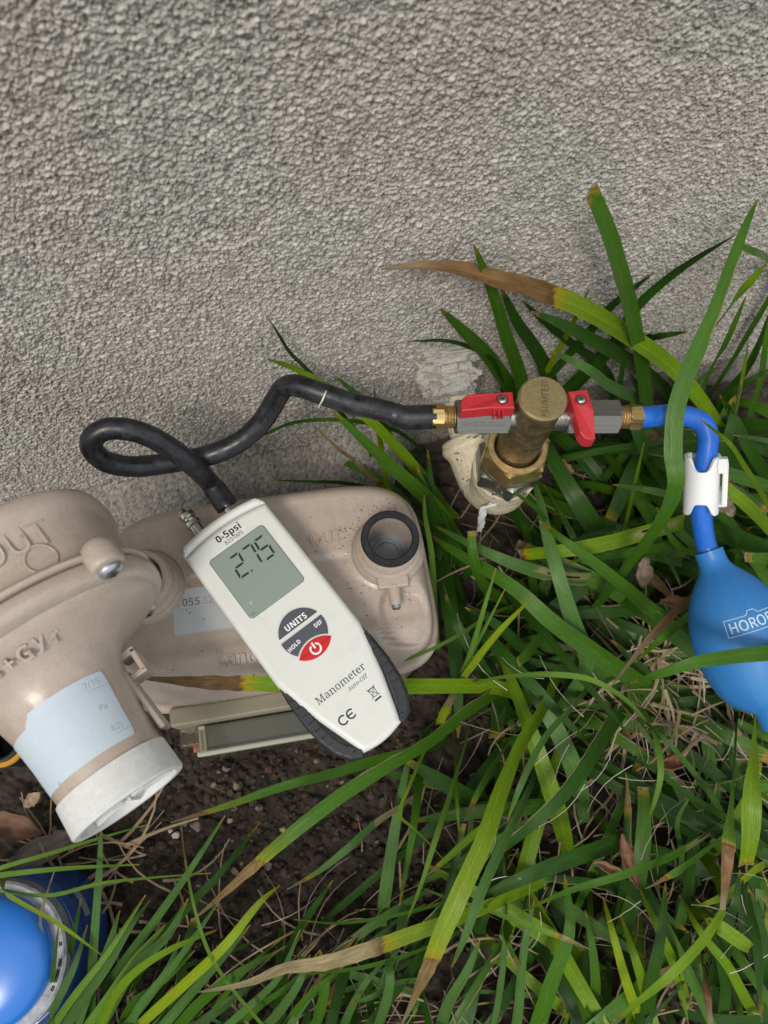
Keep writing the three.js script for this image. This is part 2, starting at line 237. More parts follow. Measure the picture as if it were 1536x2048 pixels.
// ---------------------------------------------------------------- gas meter standing on the soil
{
  const M = thing('gas_meter', 'beige gas meter standing upright on the soil with an open pipe socket on top', 'gas meter');
  const yaw = 4.27 * Math.PI / 180; M.position.set(-0.0275, 0, 0.1745); M.rotation.y = -yaw;
  const loc = (p) => p.clone().sub(M.position).applyAxisAngle(V(0, 1, 0), yaw);
  const HW = 0.134, HD = 0.084, SEG = 220;
  const outline = (k, hw = HW, hd = HD) => { const a = k / SEG * 2 * Math.PI, c = Math.cos(a), s = Math.sin(a); const n = 5.2, r = Math.pow(Math.pow(Math.abs(c) / hw, n) + Math.pow(Math.abs(s) / hd, n), -1 / n); return [c * r, s * r]; };
  const sock = loc(P(780, 1078, 0.235)); sock.y = 0;
  const pk = loc(P(812, 1232, 0.195));
  const pocket = (x, z) => { const dx = (x - pk.x) / 0.0195, dz = (z - pk.z) / 0.0235, d = Math.pow(Math.abs(dx), 3) + Math.pow(Math.abs(dz), 3); return sstep(1.25, 0.75, d); };
  const boss = (x, z) => sstep(0.034, 0.029, Math.hypot(x - sock.x, z - sock.z));
  const height = (x, z) => 0.2 - 0.010 * sstep(0.052, 0.088, z) - 0.0015 * sstep(-0.018, -0.012, z) * sstep(0.05, 0.04, z) - 0.008 * pocket(x, z) * (1 - boss(x, z)) + 0.0022 * boss(x, z) - 0.003 * Math.pow(Math.abs(x) / HW, 6) - 0.03 * sstep(0.0222, 0.0190, Math.hypot(x - sock.x, z - sock.z));
  const rings = [];
  for (const [f, y] of [[0.985, 0.0], [1, 0.004], [1, 0.004], [1, 0.05], [1.0, 0.1], [1.0, 0.143]]) rings.push(Array.from({ length: SEG }, (_, k) => { const [x, z] = outline(-k); return V(x * f, y, z * f); }));
  // bead where the two halves of the case are rolled together
  for (const [e, y] of [[0.003, 0.146], [0.0052, 0.149], [0.0052, 0.153], [0.003, 0.156], [0, 0.158]]) rings.push(Array.from({ length: SEG }, (_, k) => { const [x, z] = outline(-k, HW + e, HD + e); return V(x, y, z); }));
  const R = 0.016;
  for (let i = 0; i <= 8; i++) { const a = i / 8 * Math.PI / 2, inset = R * (1 - Math.cos(a)); rings.push(Array.from({ length: SEG }, (_, k) => { const [x, z] = outline(-k, HW - inset, HD - inset); return V(x, lerp(0.162, height(x, z), Math.sin(a)), z); })); }
  for (let i = 1; i <= 60; i++) { const f = 1 - i / 60; rings.push(Array.from({ length: SEG }, (_, k) => { const [x, z] = outline(-k, HW - R, HD - R), q = Math.max(f, 1e-4); return V(x * q, height(x * q, z * q), z * q); })); }
  const caseGeo = loft(rings, true, false, 4, 8);
  { const p = caseGeo.attributes.position, uv = caseGeo.attributes.uv; for (let i = 0; i < p.count; i++) uv.setXY(i, p.getX(i) * 8, (p.getZ(i) + p.getY(i)) * 8); }
  part('case', caseGeo, beige, M);
  const topY = 0.2;
  // right socket: collar, threaded neck, gasket, inside
  const S = new THREE.Group(); S.name = 'pipe_socket'; S.position.set(sock.x, topY, sock.z); M.add(S);
  const prof = [[0.031, -0.004], [0.0305, 0.003], [0.0275, 0.0045], [0.0268, 0.007], [0.0268, 0.0095], [0.0238, 0.0105]];
  for (let i = 0; i < 4; i++) { const y = 0.0125 + i * 0.0046; prof.push([0.0226, y], [0.0242, y + 0.0014], [0.0242, y + 0.0024], [0.0226, y + 0.0036]); }
  prof.push([0.0226, 0.031], [0.0232, 0.033], [0.0232, 0.0355], [0.0222, 0.0362], [0.0188, 0.0362], [0.0182, 0.0355], [0.018, 0.02], [0.018, -0.012]);
  part('neck', turned(prof, 56), beige, S);
  part('gasket', turned(creased([[0.0176, 0.0345], [0.0172, 0.0375], [0.0182, 0.0388], [0.0222, 0.0388], [0.0232, 0.0376], [0.0234, 0.0348], [0.0176, 0.0345]]), 56), mat({ color: lin(0.022, 0.024, 0.027), map: hoseSkin, roughness: 0.6 }), S, 'black rubber sealing ring on the socket rim');
  part('socket_floor', turned(creased([[0.0185, -0.010], [0.013, -0.0095], [0.0122, -0.0075], [0.0105, -0.0075], [0.0098, -0.0095], [0.0001, -0.0095]]), 48), mat({ color: lin(0.20, 0.23, 0.26), roughness: 0.35 }), S, 'grey-blue valve seat down inside the socket');
  // tab and locking screw in front of the socket
  const dir = loc(P(790, 1205, 0.2)).sub(sock).setY(0).normalize(), ang = Math.atan2(dir.x, dir.z);
  const tab = new RoundedBoxGeometry(0.026, 0.008, 0.010, 3, 0.0018).translate(0, 0.006, 0.0285).rotateY(ang); part('tab', tab, beige, S);
  part('screw_boss', new THREE.CylinderGeometry(0.0048, 0.0054, 0.016, 24).rotateX(Math.PI / 2).translate(0, 0.0055, 0.0395).rotateY(ang), beige, S);
  const lk = part('lock_screw', turned(creased([[0.0038, 0], [0.0038, 0.003], [0.003, 0.0036], [0.0001, 0.0036]]), 24).rotateX(Math.PI / 2).translate(0, 0.0055, 0.0472).rotateY(ang), zinc, S);
  part('slot', new THREE.BoxGeometry(0.0058, 0.0009, 0.0006).translate(0, 0.0055, 0.0510).rotateY(ang), mat({ color: lin(0.05, 0.05, 0.05), roughness: 0.8 }), lk);
  // left socket, under the second meter
  const S2 = new THREE.Group(); S2.name = 'pipe_socket'; S2.position.set(-0.098, topY, -0.012); M.add(S2);
  part('neck', turned(prof.map(([r, y]) => [r, y * 0.8]), 40), beige, S2);
  // raised letters
  const flat = (g, x, z, turn = 0) => g.rotateX(-Math.PI / 2).rotateY(turn).translate(x, 0, z);
  const rest = (g, lift) => { const p = g.attributes.position; for (let i = 0; i < p.count; i++) p.setY(i, p.getY(i) + height(p.getX(i), p.getZ(i)) + lift); g.computeVertexNormals(); return g; };
  const po = loc(P(652, 1077, 0.2)); part('letters', rest(flat(text('OUT', 0.0102, 0.0015), po.x, po.z, -0.02), -0.0003), beige, M, 'raised letters OUT beside the socket');
  const pl = loc(P(440, 1325, 0.196)); const lg = text('Landis+Gyr', 0.0105, 0.0018); lg.computeBoundingBox(); lg.translate(-lg.boundingBox.min.x, 0, 0);
  part('letters', rest(flat(lg, pl.x, pl.z, -0.03), -0.0003), beige, M, 'raised maker lettering along the front edge');
  // printed metal plate
  const plateTex = canvasTex(640, 330, (c, w, h) => {
    c.fillStyle = '#c3c8cb'; c.fillRect(0, 0, w, h);
    for (let i = 0; i < 900; i++) { c.fillStyle = `rgba(${rnd() < 0.5 ? '255,255,255' : '120,130,136'},${0.04 + 0.08 * rnd()})`; c.fillRect(rnd() * w, rnd() * h, rnd() * 3, 6 + rnd() * 50); }
    c.strokeStyle = '#9aa0a2'; c.lineWidth = 2; c.strokeRect(6, 6, w - 12, h - 12); c.beginPath(); c.moveTo(0, 150); c.lineTo(w, 150); c.stroke();
    c.fillStyle = 'rgba(120,124,124,0.75)'; c.font = '34px sans-serif'; c.fillText('MDR', 18, 48); c.fillStyle = 'rgba(126,128,126,0.9)'; c.font = 'bold 78px sans-serif'; c.fillText('7055', 24, 130);
    c.fillStyle = 'rgba(150,152,150,0.5)'; c.fillText('32', 205, 130);
    c.fillStyle = '#333'; for (const [x, y, r] of [[96, 164, 4], [118, 180, 5], [210, 236, 4]]) { c.beginPath(); c.arc(x, y, r, 0, 7); c.fill(); }
  });
  const p1 = loc(P(342, 1180, 0.2)), pw = 0.074, ph = 0.0375;
  const plate = planarUV(extrude(rrect(0, -ph, pw, 0, 0.002), 0.0006, 0), 0, -ph, pw, 0).rotateX(-Math.PI / 2).rotateY(-0.02).translate(p1.x, height(p1.x, p1.z + 0.01) + 0.0001, p1.z);
  part('rating_plate', plate, mat({ map: plateTex, metalness: 0.35, roughness: 0.42 }), M, 'pale metal plate with worn print 7055');
  // index housing of clear plastic on the front
  const X0 = -0.096, X1 = 0.046, Z0 = HD - 0.002, clear = mat({ color: lin(0.80, 0.80, 0.68), transmission: 0.95, thickness: 0, specularIntensity: 0.5, roughness: 0.08, ior: 1.49 });
  const ix = new THREE.Group(); ix.name = 'index_housing'; M.add(ix);
  part('back_flange', new RoundedBoxGeometry(X1 - X0, 0.07, 0.016, 4, 0.003).translate((X0 + X1) / 2, 0.127, Z0 + 0.009), mat({ color: lin(0.50, 0.46, 0.33), transmission: 0.6, thickness: 0, roughness: 0.45 }), ix, 'grimy translucent edge of the window');
  part('window_box', new RoundedBoxGeometry(X1 - X0 - 0.026, 0.06, 0.026, 4, 0.004).translate((X0 + X1) / 2 + 0.004, 0.122, Z0 + 0.0305), clear, ix, 'clear plastic window box');
  part('counter', new THREE.BoxGeometry(X1 - X0 - 0.036, 0.052, 0.017).translate((X0 + X1) / 2 + 0.006, 0.123, Z0 + 0.0275), mat({ color: lin(0.055, 0.06, 0.065), roughness: 0.5 }), ix);
  const edgeMat = mat({ color: lin(0.46, 0.46, 0.38), roughness: 0.4, transmission: 0.25, thickness: 0 });
  part('bezel', new RoundedBoxGeometry(X1 - X0 - 0.028, 0.009, 0.0045, 3, 0.0015).translate((X0 + X1) / 2 + 0.004, 0.1475, Z0 + 0.0405), edgeMat, ix);
  part('bezel', new RoundedBoxGeometry(0.006, 0.009, 0.022, 3, 0.0015).translate(X0 + 0.0235, 0.1475, Z0 + 0.029), edgeMat, ix);
  part('side_tab', new RoundedBoxGeometry(0.02, 0.04, 0.018, 3, 0.003).translate(X0 + 0.012, 0.118, Z0 + 0.024), clear, ix);
  part('seal', new RoundedBoxGeometry(0.012, 0.006, 0.008, 2, 0.002).translate(X0 + 0.012, 0.098, Z0 + 0.032), mat({ color: lin(0.42, 0.1, 0.08), roughness: 0.5 }), ix, 'small red seal');
  {                                                              // grit lying on the top, most of it round the socket
    const N = 260, im = new THREE.InstancedMesh(lump(0.3), mat({ color: lin(0.07, 0.055, 0.04), roughness: 1 }), N), m = new THREE.Matrix4(), q = new THREE.Quaternion();
    for (let i = 0; i < N; i++) { const close = i < 170, a = rr(0, 6.283), d = close ? rr(0.0315, 0.046) : 0, x = close ? sock.x + Math.cos(a) * d : rr(-0.11, 0.12), z = close ? sock.z + Math.sin(a) * d : rr(-0.06, 0.075), s = rr(0.0002, 0.0006); q.setFromEuler(new THREE.Euler(a, a * 3, 0)); m.compose(V(clamp(x, -0.118, 0.114), height(clamp(x, -0.118, 0.114), z) + s * 0.2, z), q, V(s, s * 0.7, s)); im.setMatrixAt(i, m); }
    im.name = 'grit'; im.userData.kind = 'stuff'; im.castShadow = im.receiveShadow = true; M.add(im);
  }
  for (const sx of [-1, 1]) part('foot', new RoundedBoxGeometry(0.03, 0.03, 0.03, 3, 0.005).translate(sx * 0.1, 0.013, HD - 0.006), beige, M);
}

// ---------------------------------------------------------------- second meter, lying on the first
{
  const M = thing('gas_meter', 'beige gas meter lying on the standing meter with a white capped outlet', 'gas meter');
  M.position.set(-0.1323, 0.2295, 0.317); M.rotation.y = Math.atan2(0.4, 0.92);
  const CYL = 0.0805, SEG = 96;
  const ring = (z, hw, hh, n = 2, cy = CYL, cx = 0) => Array.from({ length: SEG }, (_, k) => { const a = k / SEG * 2 * Math.PI - Math.PI / 2, c = Math.cos(a), s = Math.sin(a), r = Math.pow(Math.pow(Math.abs(c) / hw, n) + Math.pow(Math.abs(s) / hh, n), -1 / n); return V(cx + c * r, cy + s * r, -z); });
  const two = (r) => [r, r];
  const front = [ring(0.006, 0.0335, 0.0335), ring(0.02, 0.0345, 0.0345), ring(0.045, 0.0362, 0.0362), ring(0.066, 0.0385, 0.0385), ring(0.078, 0.0415, 0.041), ring(0.086, 0.047, 0.0455), ring(0.092, 0.056, 0.051, 2.1), ring(0.097, 0.066, 0.0575, 2.2), ring(0.101, 0.075, 0.063, 2.3), ring(0.1045, 0.081, 0.067, 2.3), ring(0.108, 0.083, 0.069, 2.3), ring(0.111, 0.084, 0.0695, 2.3)];
  part('front_shell', loft(front, false, false, 3, 8), beige, M);
  // rolled flange of two plates
  const plateRing = (z0, z1, hw, hh) => [ring(z0, hw - 0.012, hh - 0.012, 2.2), ring(z0, hw - 0.003, hh - 0.003, 2.2), ring(z0 + 0.0012, hw - 0.0008, hh - 0.0008, 2.2), ring(z0 + 0.003, hw, hh, 2.2), ring(z1 - 0.003, hw, hh, 2.2), ring(z1 - 0.0012, hw - 0.0008, hh - 0.0008, 2.2), ring(z1, hw - 0.003, hh - 0.003, 2.2), ring(z1, hw - 0.012, hh - 0.012, 2.2)];
  const lip = (z0, z1, hw, hh, q) => [ring(z0 - 0.001, hw - 0.016, hh - 0.014, 2.2), ring(z0, hw - q - 0.002, hh - q - 0.002, 2.2), ring(z0 + q * 0.15, hw - q * 0.62, hh - q * 0.62, 2.2), ring(z0 + q * 0.5, hw - q * 0.2, hh - q * 0.2, 2.2), ring(z0 + q, hw, hh, 2.2), ring(z1 - 0.002, hw, hh, 2.2), ring(z1, hw - 0.002, hh - 0.002, 2.2), ring(z1, hw - 0.012, hh - 0.012, 2.2)];
  part('flange', loft(lip(0.1065, 0.1205, 0.091, 0.079, 0.007), false, false, 3, 8), beige, M);
  part('flange', loft(plateRing(0.1215, 0.1275, 0.0905, 0.0800), false, false, 3, 8), beige, M);
  const back = [ring(0.126, 0.086, 0.070, 2.3), ring(0.132, 0.0835, 0.068, 2.4), ring(0.142, 0.082, 0.0685, 2.5), ring(0.152, 0.0815, 0.071, 2.6), ring(0.158, 0.082, 0.074, 2.6), ring(0.162, 0.084, 0.0775, 2.6), ring(0.166, 0.086, 0.0795, 2.6), ring(0.170, 0.0865, 0.080, 2.6), ring(0.174, 0.0855, 0.079, 2.6), ring(0.176, 0.083, 0.076, 2.6), ring(0.184, 0.07, 0.062, 2.5), ring(0.188, 0.04, 0.04, 2.4)];
  part('back_shell', loft(back, false, true, 3, 8), beige, M);
  // screw lugs on the flange
  const lug = (x, y) => {
    const g = part('screw_lug', turned([[0.0001, -0.006], [0.006, -0.0054], [0.0092, -0.003], [0.0112, 0.002], [0.0118, 0.009], [0.0114, 0.0125], [0.0104, 0.0145], [0.0001, 0.015]], 28).rotateX(Math.PI / 2).translate(x, y, -0.1255), beige, M);
    part('screw', turned([[0.0078, 0], [0.0078, 0.0012], [0.0076, 0.0018], [0.0064, 0.0034], [0.0045, 0.0044], [0.0022, 0.0049], [0.0001, 0.005]], 28).rotateX(Math.PI / 2).translate(x, y, -0.1106), zinc, g);
    part('screw_slot', merge([new THREE.BoxGeometry(0.0052, 0.0012, 0.001), new THREE.BoxGeometry(0.0012, 0.0052, 0.001)]).translate(x, y, -0.1058), mat({ color: lin(0.03, 0.03, 0.03), roughness: 0.9 }), g);
  };
  lug(0.071, CYL + 0.0545); lug(0.066, CYL - 0.052); lug(-0.071, CYL + 0.0545);
  // latch block by the neck
  part('latch', merge([new RoundedBoxGeometry(0.012, 0.022, 0.005, 3, 0.0012).translate(0.0445, CYL - 0.014, -0.078), new RoundedBoxGeometry(0.004, 0.022, 0.018, 3, 0.0012).translate(0.0485, CYL - 0.014, -0.0705), new RoundedBoxGeometry(0.012, 0.022, 0.004, 3, 0.0012).translate(0.0445, CYL - 0.014, -0.0625)]), beige, M);
  part('rib', new RoundedBoxGeometry(0.004, 0.02, 0.046, 3, 0.0014).rotateY(0.06).translate(0.0385, CYL - 0.008, -0.046), beige, M);
  // raised letters on the back shell (seen from above) and round the front shell
  const drape = (g, lift) => { const p = g.attributes.position; for (let i = 0; i < p.count; i++) { const x = Math.abs(p.getX(i)), z = -p.getZ(i), hh = lerp(0.068, 0.0735, sstep(0.135, 0.158, z)), hw = 0.082, n = 2.52; p.setY(i, CYL + hh * Math.pow(1 - Math.pow(x / hw, n), 1 / n) + lift + p.getY(i)); } g.computeVertexNormals(); return g; };
  part('letters', drape(text('OUT', 0.0150, 0.0014).rotateX(-Math.PI / 2).translate(0.036, 0, -0.1510), -0.0003), beige, M, 'raised letters OUT on the shell');
  part('emblem_ring', drape(new THREE.TorusGeometry(0.0085, 0.0009, 10, 40).rotateX(Math.PI / 2).translate(0.043, 0, -0.1365), 0), beige, M);
  [...'Landis+Gyr'].forEach((ch, i) => {                          // round the flare, letter by letter
    const a = (i - 6.3) * 0.165, R = 0.0575, g = text(ch, 0.0098, 0.0012, FONTB);
    g.rotateX(-Math.PI / 2 + 0.62).translate(0, R, 0).rotateZ(-a).translate(0, CYL, -0.0952).scale(1, 1, 1);
    part('letter', g, beige, M);
  });
  // white cap, open end
  part('outlet_cap', turned(creased([[0.0347, -0.017], [0.0362, -0.0165], [0.0372, 0.004], [0.0362, 0.0052], [0.0325, 0.0052], [0.0318, 0.0046], [0.0308, -0.003], [0.0001, -0.003]]), 64).rotateX(Math.PI / 2).translate(0, CYL, -0.002), whitePlastic, M, 'white plastic cap on the outlet');
  for (let i = 0; i < 6; i++) part('cap_rib', new THREE.BoxGeometry(0.0012, 0.026, 0.006).translate(0, 0.017, 0).rotateZ(i * Math.PI / 3).translate(0, CYL, -0.002), whitePlastic, M);
  // worn sticker round the outlet, in two torn pieces
  const stickerTex = canvasTex(512, 256, (c, w, h) => {
    c.fillStyle = '#bccad4'; c.fillRect(0, 0, w, h);
    for (let i = 0; i < 500; i++) { c.fillStyle = `rgba(255,255,255,${0.05 * rnd()})`; c.fillRect(rnd() * w, rnd() * h, 20 * rnd(), 12 * rnd()); }
    c.fillStyle = 'rgba(128,140,150,0.75)'; c.font = '30px sans-serif'; c.fillText('7/15', 420, 40); c.fillText('Pa', 430, 132); c.fillText('62)', 432, 214);
    c.strokeStyle = 'rgba(140,150,158,0.7)'; c.lineWidth = 2; c.beginPath(); c.moveTo(430, 52); c.lineTo(500, 52); c.moveTo(440, 224); c.lineTo(506, 224); c.stroke();
  });
  const radiusAt = (z) => { for (let i = 1; i < 6; i++) { const a = -front[i - 1][0].z, b = -front[i][0].z; if (z <= b) return lerp(CYL - front[i - 1][0].y, CYL - front[i][0].y, (z - a) / (b - a)); } return 0.0385; };
  const patch = (za, zb, left, right, lift = 0.0005) => {
    const nu = 36, nv = 24, pos = [], uv = [], idx = [];
    for (let j = 0; j <= nv; j++) for (let i = 0; i <= nu; i++) {
      const v = j / nv, z = lerp(za, zb, v), c = Math.min(v, 1 - v), rnd4 = c < 0.12 ? 0.05 * (1 - c / 0.12) ** 2 : 0, t = lerp(left(v) + rnd4, right(v) - rnd4, i / nu), r = radiusAt(z) + lift;
      pos.push(Math.sin(t) * r, CYL + Math.cos(t) * r, -z); uv.push((t + 1.5) / 2.45, (z - 0.026) / 0.044);
    }
    for (let j = 0; j < nv; j++) for (let i = 0; i < nu; i++) { const a = j * (nu + 1) + i, b = a + nu + 1; idx.push(a, a + 1, b, a + 1, b + 1, b); }
    const g = new THREE.BufferGeometry(); g.setAttribute('position', new THREE.Float32BufferAttribute(pos, 3)); g.setAttribute('uv', new THREE.Float32BufferAttribute(uv, 2)); g.setIndex(idx); g.computeVertexNormals(); return g;
  };
  const tear = (v) => -0.62 + 0.03 * n2(v * 4, 1) + 0.10 * v;
  const stm = mat({ map: stickerTex, roughness: 0.6 });
  part('sticker', patch(0.026, 0.070, (v) => tear(v) + 0.10 * sstep(0.82, 1, v), () => 0.92), stm, M, 'pale blue worn sticker');
  part('sticker', patch(0.026, 0.064, () => -1.5, (v) => tear(v) + 0.02, 0.0002), stm, M, 'torn left half of the sticker');
}

// ---------------------------------------------------------------- manometer lying on the meter
const MANO = {};
{
  const a = P(436, 1040, 0.24), b = P(770, 1480, 0.24), v = a.clone().sub(b).setY(0).normalize(), u = v.clone().cross(V(0, 1, 0)), c = a.clone().add(b).multiplyScalar(0.5).setY(0.2026);
  const M = thing('manometer', 'white handheld digital manometer reading 2.75 lying across the gas meter', 'manometer');
  M.applyMatrix4(new THREE.Matrix4().makeBasis(u, v, V(0, 1, 0)).setPosition(c));
  MANO.at = (x, y, z) => c.clone().addScaledVector(u, x).addScaledVector(v, y).add(V(0, z, 0)); MANO.v = v;
  const mm = 0.001, K = (pts) => pts.map(([x, y]) => [x * mm, y * mm]);
  const PX = 8, X0 = -44, X1 = 44, Y0 = -112, Y1 = 112;
  const faceTex = canvasTex((X1 - X0) * PX, (Y1 - Y0) * PX, (g, w, h) => {
    g.fillStyle = '#d9dbd6'; g.fillRect(0, 0, w, h);
    for (let i = 0; i < 60; i++) { g.fillStyle = `rgba(${rnd() < 0.6 ? '196,194,184' : '228,230,226'},0.12)`; g.beginPath(); g.ellipse(rnd() * w, rnd() * h, 10 + 60 * rnd(), 10 + 40 * rnd(), rnd() * 3, 0, 7); g.fill(); }
    for (let i = 0; i < 420; i++) { g.fillStyle = `rgba(120,110,95,${0.1 + 0.25 * rnd()})`; const s = 1 + 2.2 * rnd() * rnd(); g.fillRect(rnd() * w, rnd() * h, s, s); }
    for (let i = 0; i < 26; i++) { g.strokeStyle = `rgba(150,146,136,${0.1 + 0.18 * rnd()})`; g.lineWidth = 1.2; const x = rnd() * w, y = h * (0.5 + 0.48 * rnd()); g.beginPath(); g.moveTo(x, y); g.lineTo(x + rr(-50, 50), y + rr(-40, 40)); g.stroke(); }
    g.setTransform(PX, 0, 0, PX, -X0 * PX, Y1 * PX);             // millimetres, y down
    g.fillStyle = '#15161a'; g.textAlign = 'center';
    g.font = 'bold 8px sans-serif'; g.fillText('0-5psi', 0.5, -89.2); g.font = '4.6px sans-serif'; g.fillText('825-005', 1.5, -84.6);
    g.font = '8px serif'; g.fillStyle = '#23262e'; g.fillText('Manometer', -1, 57.2);
    g.save(); g.transform(1, 0, -0.25, 1, 0, 0); g.font = '4.3px serif'; g.fillText('Auto-Off', 24.6, 62.6); g.restore();
    // CE mark
    g.strokeStyle = '#23262e'; g.lineWidth = 1.2;
    g.beginPath(); g.arc(-15.2, 76, 3.2, 0.75, 2 * Math.PI - 0.75); g.stroke(); g.beginPath(); g.arc(-8, 76, 3.2, 0.75, 2 * Math.PI - 0.75); g.stroke(); g.beginPath(); g.moveTo(-11, 76); g.lineTo(-6.6, 76); g.stroke();
    // crossed bin
    g.lineWidth = 0.45; g.beginPath(); g.moveTo(11.7, 71); g.lineTo(12.4, 77); g.lineTo(16.2, 77); g.lineTo(16.9, 71); g.closePath(); g.moveTo(11, 70.6); g.lineTo(17.6, 70.6); g.moveTo(10.8, 69.6); g.lineTo(17.6, 77.8); g.moveTo(17.6, 69.6); g.lineTo(10.8, 77.8); g.stroke(); g.fillRect(11.4, 79, 5.8, 1.3);
  });
  const bodyMat = mat({ map: faceTex, roughness: 0.34, clearcoat: 0.15, clearcoatRoughness: 0.3 });
  const shp = (pts) => shapeOf(K(pts));
  const arcTop = (x, base) => base + 4.6 * (1 - (x / 38) ** 2) - (base > 100 ? 5 * sstep(33.5, 38, Math.abs(x)) ** 2 : 0);
  const topPts = [], seamPts = [];
  for (let i = 0; i <= 20; i++) { const x = lerp(38, -38, i / 20); topPts.push([x, arcTop(x, 104)]); seamPts.push([x, arcTop(x, 95.5)]); }
  const cap = shp([...topPts, ...seamPts.slice().reverse().map(([x, y]) => [x, y + 0.35])]);
  const low = []; for (let i = 0; i <= 10; i++) { const t = i / 10; low.push([lerp(-17.5, 17.5, t), -103.2 - 2.6 * Math.sin(t * Math.PI)]); }
  const bodyPts = [...seamPts, [-38.6, 60], [-39, -26], [-37.4, -34], [-29.5, -66], ...low, [29.5, -66], [37.4, -34], [39, -26], [38.6, 60]];
  const T = 0.0374;
  const uvd = (g) => planarUV(g, X0 * mm, Y0 * mm, X1 * mm, Y1 * mm);
  part('body', uvd(extrude(shp(bodyPts), T, 0.0046, 6)), bodyMat, M);
  part('end_cap', uvd(extrude(cap, T - 0.0003, 0.0042, 6)), bodyMat, M);
  // black tyre-tread grips
  const grip = mat({ color: lin(0.021, 0.023, 0.027), roughness: 0.62, roughnessMap: smudge, bumpMap: softBump, bumpScale: 0.0001 });
  for (const s of [-1, 1]) {
    const pts = [[38.2, -26], [40, -40], [40.4, -60], [38.6, -78], [34.5, -92], [28, -101.5], [18.4, -106.5], [17.2, -102], [29, -66], [36.6, -34]].map(([x, y]) => [x * s, y]);
    if (s < 0) pts.reverse();
    const gm = part('grip', extrude(shp(pts), T - 0.003, 0.003, 4), grip, M, 'black ribbed rubber side grip');
    const edge = new THREE.SplineCurve(K([[40.2, -36], [41, -58], [38.9, -78], [34.8, -92], [28, -101.8], [20, -106.5]]).map((p) => new THREE.Vector2(p[0] * s, p[1])));
    for (let i = 0; i < 11; i++) {
      const t = 0.02 + i * 0.094, p = edge.getPointAt(t), d = edge.getTangentAt(t), th = Math.atan2(d.y, d.x);
      const nx = s > 0 ? d.y : -d.y, ny = s > 0 ? -d.x : d.x, wide = i < 2 ? 0.0036 : i > 9 ? 0.0045 : 0.0066;
      part('tread_block', new RoundedBoxGeometry(0.0070, wide, 0.0024, 2, 0.0006).rotateZ(th + 0.12 * s).translate(p.x + nx * (0.003 + wide / 2), p.y + ny * (0.003 + wide / 2), T - 0.0030), grip, gm);
    }
  }
  // display
  const lcdTex = canvasTex(512, 576, (g, w, h) => {
    const gr = 1; g.fillStyle = '#8a978f'; g.fillRect(0, 0, w, h);
    for (let i = 0; i < 1500; i++) { g.fillStyle = `rgba(${rnd() < 0.5 ? '150,162,154' : '118,130,124'},0.08)`; g.fillRect(rnd() * w, rnd() * h, 3, 3); }
    const segs = { a: [[4, 0], [36, 0], [30, 7], [10, 7]], b: [[40, 3], [40, 37], [33, 33], [33, 10]], c: [[40, 41], [40, 75], [33, 68], [33, 45]], d: [[4, 78], [36, 78], [30, 71], [10, 71]], e: [[0, 41], [0, 75], [7, 68], [7, 45]], f: [[0, 3], [0, 37], [7, 33], [7, 10]], g: [[4, 39], [9, 35.5], [31, 35.5], [36, 39], [31, 42.5], [9, 42.5]] };
    g.fillStyle = '#222b2a';
    const digit = (x, y, k, on) => { for (const s of on) { g.beginPath(); segs[s].forEach(([a, b], i) => { const px = x + a * k + (78 - b) * k * 0.10, py = y + b * k; i ? g.lineTo(px, py) : g.moveTo(px, py); }); g.closePath(); g.fill(); } };
    digit(112, 70, 2.55, 'abged'); digit(232, 70, 2.55, 'abc'); digit(352, 70, 2.55, 'afgcd');
    g.beginPath(); g.arc(226, 264, 8, 0, 7); g.fill();
    g.font = '30px sans-serif'; g.fillStyle = 'rgba(40,50,48,0.55)'; g.fillText('psi', 14, 560);
    g.fillStyle = 'rgba(190,200,194,0.5)'; g.beginPath(); g.ellipse(70, 470, 12, 16, 0.4, 0, 7); g.fill();
  });
  const lg = planarUV(extrude(rrect(-0.0248, 0.0254, 0.0252, 0.0818, 0.003), 0.0012, 0.0003, 2), -0.0248, 0.0254, 0.0252, 0.0818).translate(0, 0, T - 0.0007);
  part('display', lg, mat({ map: lcdTex, roughness: 0.3, clearcoat: 0.5, clearcoatRoughness: 0.12 }), M, 'grey-green display showing 2.75');
  part('display_surround', extrude(rrect(-0.0254, 0.0248, 0.0258, 0.0824, 0.0035), 0.0006, 0.0002, 2).translate(0, 0, T - 0.0004), mat({ color: lin(0.16, 0.17, 0.16), roughness: 0.5 }), M);
  // keys
  const keyTex = (draw, bg) => canvasTex(420, 460, (g, w, h) => { g.fillStyle = bg; g.fillRect(0, 0, w, h); g.setTransform(10, 0, 0, 10, 210, 150); g.fillStyle = g.strokeStyle = '#eef0f0'; g.textAlign = 'center'; draw(g); });
  const grey = keyTex((g) => { g.font = 'bold 6.6px sans-serif'; g.fillText('UNITS', 0, -0.6); g.font = 'bold 4.4px sans-serif'; g.save(); g.translate(-11.2, 12.4); g.rotate(-0.12); g.fillText('HOLD', 0, 0); g.restore(); g.fillText('DIF', 12.6, 10); }, '#4b4f57');
  const red = keyTex((g) => { g.lineWidth = 1.5; g.beginPath(); g.arc(0, 22.2, 3.9, -1.05, Math.PI + 1.05); g.stroke(); g.fillRect(-0.75, 16.9, 1.5, 5.2); }, '#c8141e');
  const keyUV = (g) => planarUV(g, -0.021, -0.031, 0.021, 0.011 + 0.004);
  const R = 0.0186, cy = -0.0065;
  const key = (pts, tex, name, label) => part(name, keyUV(extrude(shapeOf(pts), 0.0016, 0.0004, 2)).translate(0, 0, T - 0.0005), mat({ map: tex, roughness: 0.45 }), M, label);
  const arc = (a0, a1, r, n = 24, ox = 0, oy = cy) => Array.from({ length: n + 1 }, (_, i) => { const t = lerp(a0, a1, i / n); return [ox + Math.cos(t) * r, oy + Math.sin(t) * r]; });
  const up = Math.asin((0.0004 - cy) / R * 1);
